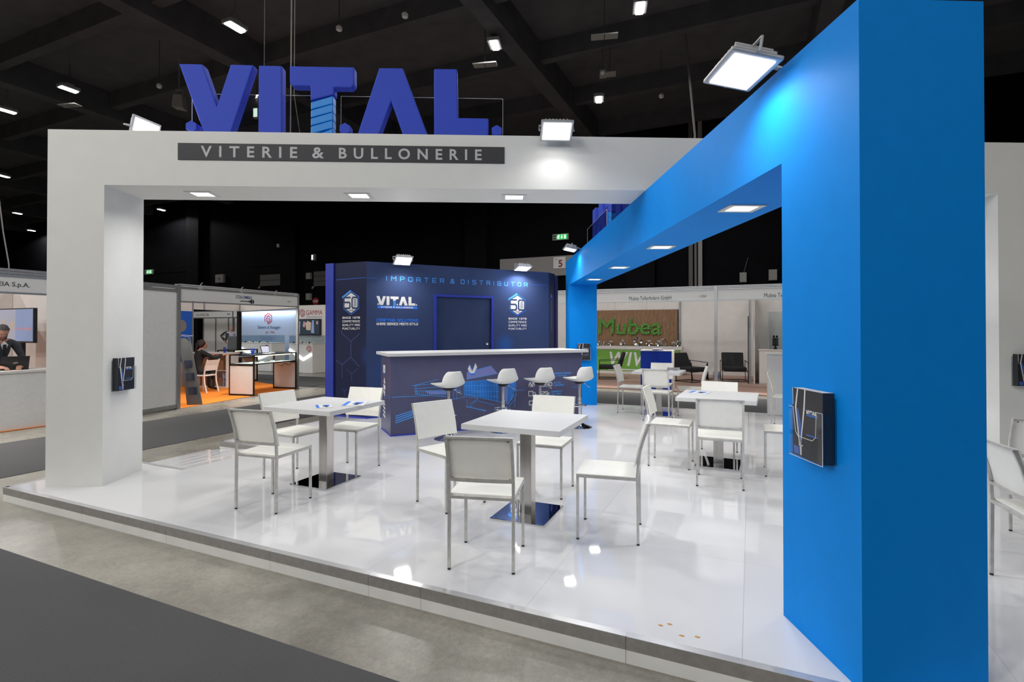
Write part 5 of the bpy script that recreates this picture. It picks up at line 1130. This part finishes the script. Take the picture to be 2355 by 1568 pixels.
# --- green lettered stand on the right
t = thing('exhibition_stand', 'white framed stand with timber wall behind the blue portal', 'stand', (.6,11.65,FZ), 0)
MB().box(-3.4,14,-.02,5.4,.001,.03).build('floor_covering', 'floor_pink', t)
for k in range(-3, 12): MB().box(1.165*k,1.165*k+1.16,5.4,5.44,0,2.9).build('wall_panel', 'panel_white', t)
for x in (3.47,): MB().box(x,x+.05,5.34,5.4,.03,2.9).build('wall_post', 'aluminium', t)
MB().box(5.75,5.80,2.6,2.66,.03,2.7).build('wall_post', 'aluminium', t)
MB().box(5.72,5.745,2.60,2.64,.04,2.0).build('dark_post', 'black_metal', t); MB().box(5.87,5.91,2.7,5.4,.031,2.7).build('partition', 'panel_white', t)
MB().box(5.91,9.5,3.70,3.74,.031,2.7).build('partition', 'panel_white', t)
MB().box(-3.4,14,-.012,.012,2.38,2.62).build('fascia_board', 'fascia', t)
for z0, z1 in ((2.34,2.38),(2.62,2.65),(2.66,2.685),(2.695,2.72)): MB().box(-3.4,14,-.025,.025,z0,z1).build('fascia_rail', 'alu_light', t)
for x in (-3.4, .05, 4.96, 9.6): MB().box(x,x+.075,-.04,.035,.03,2.72).build('post', 'alu_light', t)
for x, s_ in ((2.82,'Mubea Tellerfedern GmbH'), (6.10,'Mubea Tellerfedern GmbH')): flat('lettering', text(s_, 'text_dark', h=.105, w=1.10), t, (x,-.0135,2.395))
flat('lettering', text('1350', 'text_dark', h=.062), t, (4.62,-.0135,2.43))
# timber slat wall and moss letters
t = thing('slatted_wall', 'timber slat wall carrying green moss letters', 'wall panel', (.7,17.0,.90), 0)
MB().box(0,3.35,0,.02,0,1.30).build('backing', 'slat_backing', t)
mb = MB()
for k in range(71): mb.box(.047*k,.047*k+.024,-.028,-.001,0,1.30)
mb.build('timber_slats', 'wood_slat', t, kind='stuff')
MS = thing('moss_lettering', 'green moss letters mounted on the timber slat wall', 'letter sign', (1.17,16.968,1.30), 0)
x = 0
tmp = text('Mubea', 'moss', h=.58, w=2.30, bold=.0, shear=.06)
for me in islands(tmp, 'moss'):
    xs = [v.co.x for v in me.vertices]; ys = [v.co.y for v in me.vertices]
    bm = bmesh.new(); bm.from_mesh(me); bmesh.ops.triangulate(bm, faces=list(bm.faces)); fs = list(bm.faces); pts = []
    for f in fs:
        a = f.calc_area(); vs_ = [v.co.copy() for v in f.verts]
        for _ in range(max(1, int(a*2600))):
            r1, r2 = random.random(), random.random(); i = random.randrange(max(1, len(vs_)-2)); s1 = math.sqrt(r1)
            pts.append(vs_[0]*(1-s1)+vs_[i+1]*(s1*(1-r2))+vs_[i+2]*(s1*r2))
    ex_ = bmesh.ops.extrude_face_region(bm, geom=fs); 
    for g in ex_['geom']:
        if isinstance(g, bmesh.types.BMVert): g.co.z += .05
    bm.to_mesh(me); bm.free(); me.name = 'letter'
    flat('letter', me, MS, (0,0,0))
    mb = MB()
    for p in pts: mb.blob((p.x, -.05-.012*random.random(), p.y), .019+.014*random.random(), n=5, m=3)
    mb.build('moss_tufts', 'moss', MS, kind='stuff')
# its counter
t = thing('sales_counter', 'white topped green fronted counter below the timber wall', 'counter', (.8,16.25,FZ+.03), 0)
MB().box(0,3.42,.0,.55,0,.88).build('body', 'panel_white', t); MB().box(-.02,3.46,-.03,.58,.881,.98).build('worktop', 'panel_white', t)
MB().box(0,3.40,-.012,-.001,.10,.855).build('green_front', 'green_front', t)
flat('lettering', text('WIWA', 'print_white', h=.50, w=1.9, bold=.02, shear=.22, space=1.12), t, (.95,-.0135,.28)); MB().box(.9,3.39,-.014,-.0125,.13,.175).build('front_stripe', 'print_white', t)
flat('lettering', text('MUBEA', 'print_white', h=.04), t, (.62,-.0135,.24))
CT = FZ+.03+.981
rings = [(1.31,.16,.5,'small open steel ring, leftmost on the green counter'),(1.50,.13,.4,'small steel ring, second from left on the green counter'),(1.74,.17,.8,'steel ring with dark centre, third from left on the counter'),(2.16,.20,.3,'tilted grey steel disc, fourth from left on the counter'),
         (2.72,.29,.9,'largest domed steel disc in the middle of the counter'),(3.10,.20,.7,'bright steel ring stack right of the largest disc'),(3.45,.19,.6,'bright pair ring right of centre on the counter'),(3.60,.25,.2,'tall thin steel ring behind a bright one'),(3.95,.15,.5,'small bright ring at the right end of the counter'),(4.10,.19,.6,'rightmost bright ring on the green counter')]
for i, (sx, r, k, l) in enumerate(rings):
    x = 6.4-(6.4-sx)*1.0; tt = thing('disc_spring', l, 'disc spring', (x, 16.5+.05*(i%2), CT), -12+8*(i%3))
    r *= .56; hole = .72 if k < .3 else .5
    MB().lathe([(r*hole,-.02),(r,.012),(r,.03),(r*hole,-.002),(r*hole,-.02)], 28, caps=False).build('ring', 'steel', tt, smooth=40).matrix_local = Matrix.Translation((0,0,r+.004)) @ Matrix.Rotation(R(80),4,'X')
    MB().box(-r*.5,r*.5,-.04,.06,0,.012).bar((-r*.35,.05,.0),(-r*.35,.03,r*.7), .012).bar((r*.35,.05,0),(r*.35,.03,r*.7), .012).build('holder', 'acrylic' if k > .3 else 'lamp_white', tt)
# lounge chairs
def make_lounge():
    t = thing('lounge_chair', None, None)
    MB().box(-.33,.33,-.34,.30,.32,.44).build('seat', 'lounge_black', t, bevel=.03)
    MB().add([(-.32,.22,.40),(.32,.22,.40),(.32,.36,.40),(-.32,.36,.40),(-.32,.40,.86),(.32,.40,.86),(.32,.49,.85),(-.32,.49,.85)], [(3,2,1,0),(4,5,6,7),(0,1,5,4),(1,2,6,5),(2,3,7,6),(3,0,4,7)]).build('backrest', 'lounge_black', t, bevel=.03)
    for s in (-1, 1):
        x = s*.36
        MB().bar((x,-.36,.01),(x,.36,.01), .018).bar((x,-.36,0),(x,-.34,.58), .018).bar((x,-.34,.58),(x,.40,.62), .018).bar((x,.22,.01),(x,.33,.62), .018).bar((x,-.34,.33),(x,.30,.33), .018).build('side_frame', 'black_metal', t)
    for y, z in ((-.36,.01),(.36,.01),(-.30,.31),(.28,.31)): MB().bar((-.36,y,z),(.36,y,z), .018).build('cross_bar', 'black_metal', t)
    return t
l0 = make_lounge()
for i, (x, y, rz, l) in enumerate([(2.25,14.3,-75,'black lounge chair left, before the green counter'), (4.72,14.35,55,'black lounge chair middle, beside the blue podium'), (5.92,15.1,8,'black lounge chair right, facing front by the white wall')]):
    o = l0 if i == 0 else dup(l0, (0,0,0), 0)
    o.location = (x,y,FZ+.031); o.rotation_euler = (0,0,R(rz)); tag(o, l, 'armchair', 'black lounge chairs')
t = thing('side_table', 'small round side table with leaflets between lounge chairs', 'side table', (5.12,15.35,FZ+.031), 0)
MB().lathe([(.27,.50),(.27,.52)], 24).build('top', 'panel_white', t); MB().lathe([(.20,0),(.20,.012),(.03,.02),(.02,.5)], 18).build('pedestal', 'black_metal', t, smooth=40)
tt = thing('leaflet', 'blue leaflets fanned on the small side table', 'leaflet', (5.12,15.35,FZ+.031+.521), 15)
for k in range(4): MB().box(-.2+.09*k,-.04+.09*k,-.12+.02*k,.12,.003*k,.003*k+.0028).build('sheet', 'podium_blue' if k % 2 == 0 else 'paper', tt)
tt = thing('water_bottles', 'small pack of water bottles on the floor by the white post', 'bottles', (5.30,15.9,FZ+.031), 0)
for i in range(3):
    for j in range(2): MB().lathe([(.035,0),(.036,.13),(.03,.18),(.014,.2),(.014,.215)], 10, (.08*i,.08*j,0)).build('bottle', 'bottle', tt, smooth=40)
# curved blue podium
t = thing('blue_podium', 'royal blue podium with hollow curved front behind the far table', 'podium', (4.16,11.42,FZ), 0)
arc = [(.39*math.cos(a)*1.0, -.02+.14*(1-abs(math.cos(a)))) for a in [R(180-15*k) for k in range(13)]]
MB().prismz([(-.39,.42)]+arc+[(.39,.42)], .012, 1.05).build('body', 'podium_blue', t, smooth=30)
MB().prismz([(-.41,.44)]+[(x*1.04, y-.012) for x, y in arc]+[(.41,.44)], 1.051, 1.075).build('top', 'panel_white', t); MB().box(.391,.405,-.02,.42,.012,1.05).build('edge_panel', 'panel_white', t)
MB().prismz([(-.40,.43)]+[(x*1.02,y-.006) for x, y in arc]+[(.40,.43)], 0, .012).build('base', 'black_metal', t)
tt = thing('leaflet', 'stack of blue and white leaflets on the blue podium', 'leaflet', (4.18,11.62,FZ+1.076), 8)
for k in range(4): MB().box(-.15,.12,-.1,.1,.008*k,.008*k+.007).build('sheet', 'paper' if k % 2 else 'podium_blue', tt)
# white sideboard, display cabinet and damper
t = thing('sideboard', 'white sideboard at the rear platform edge by the blue pillar', 'sideboard', (6.66,7.44,0), 0)
MB().box(0,1.6,.012,.38,.03,1.055).build('body', 'table_white', t); MB().box(-.01,1.61,0,.39,1.056,1.08).build('top', 'table_white', t); MB().box(.02,1.58,.03,.36,0,.03).build('plinth', 'riser_white', t)
for k in range(2): MB().box(.004+.798*k,.798*k+.794,0,.0115,.04,1.05).build('door', 'table_white', t)
t = thing('display_cabinet', 'white cabinet with a tall glass case holding a spring damper', 'cabinet', (6.62,14.3,FZ+.031), 0)
MB().box(0,1.5,0,.6,.03,.98).build('body', 'panel_white', t); MB().box(.0,1.5,.02,.58,0,.03).build('plinth', 'panel_grey', t); MB().box(-.02,1.52,-.02,.62,.981,1.01).build('top', 'panel_white', t)
MB().box(.24,1.4,.06,.066,1.011,2.1).box(.24,.246,.066,.55,1.011,2.1).build('glass_case', 'vitrine', t); MB().box(.238,.248,.055,.065,1.011,2.1).box(.248,1.4,.055,.065,2.09,2.1).build('glass_edge', 'alu_light', t)
tt = thing('spring_damper', 'black spring damper sample inside the tall glass case', 'damper', (7.05,14.5,FZ+1.043), 0); tt.scale = (.78,.78,.78)
MB().lathe([(.06,0),(.06,.05),(.03,.06),(.03,.12)], 14).build('foot', 'black_metal', tt, smooth=40)
for k in range(9): MB().lathe([(.10,.12+.034*k),(.11,.135+.034*k),(.10,.148+.034*k)], 16).build('coil', 'black_metal', tt, smooth=50)
for x in (-.05,.05): MB().lathe([(.025,.43),(.035,.45),(.035,.49),(.012,.52)], 10, (x,0,0)).build('eyelet', 'black_metal', tt, smooth=40)

# unseen fill spot lamps added behind the fascias to brighten the neighbouring stands
def stand_fill_spot(x, y, z, rz, lab, watts=70., tilt=38, cone=130):
    t = thing('fill_spot_lamp', lab, 'spot lamp', (x,y,z), 0, 'fill spot lamps added to the stands', rot=Euler((R(tilt),0,R(rz)),'XYZ'))
    MB().lathe([(.03,.0),(.05,.02),(.05,.12),(.02,.15)], 12).build('housing', 'lamp_grey', t, smooth=40); MB().lathe([(.0,-.001),(.045,-.001),(.045,.0015)], 12).build('lens', 'flood_lens', t)
    MB().tube([(0,0,.15),(0,.03,.20),(0,.09,.22)], .008, 6).build('clip_arm', 'lamp_grey', t)
    l = bpy.data.lights.new('lamp_light', 'SPOT'); l.energy = watts; l.spot_size = R(cone); l.spot_blend = .6; l.shadow_soft_size = .06; l.color = (1,.96,.90)
    o = bpy.data.objects.new('lamp_light', l); C.objects.link(o); o.parent = t; o.location = (0,0,-.01)

for k, a in enumerate((.7, 1.9, 3.1)):
    p = co(a, .13, 2.27); stand_fill_spot(p.x, p.y, p.z, CR+180, ['first','second','third'][k]+' added fill spot lamp behind the fascia of the orange carpet stand', 150., tilt=16, cone=155)
for k, y in enumerate((-.6, .7)): stand_fill_spot(-4.52, y, 2.02, 90+180, ['hidden','nearer'][k]+' added fill spot lamp behind the fascia of the left edge stand', 230., tilt=35)
for k, x in enumerate((1.6, 3.4, 5.2, 7.0)): stand_fill_spot(x, 11.78, 2.38, 180, ['leftmost','second','third','rightmost'][k]+' added fill spot lamp behind the fascia of the timber wall stand', 270., tilt=45)
for k, x in enumerate((-19.5, -17.0)): stand_fill_spot(x, 15.15, 2.22, 180, ['left','right'][k]+' added fill spot lamp behind the distant grey fascia', 90., tilt=35)

p = cam.location
t = thing('emergency_lamp', 'small greenish lit lamp seen through the glass between V and I letters', 'ceiling lamp', (-8.454,9.782,8.45), 15)
MB().box(-.09,.09,-.06,.06,0,.34).build('case', 'box_grey', t); MB().box(-.07,.07,-.066,-.0605,.03,.31).build('lens', 'exit_white', t); MB().tube([(0,0,.34),(0,0,CEIL-8.45)], .012, 6).build('rod', 'wire', t)
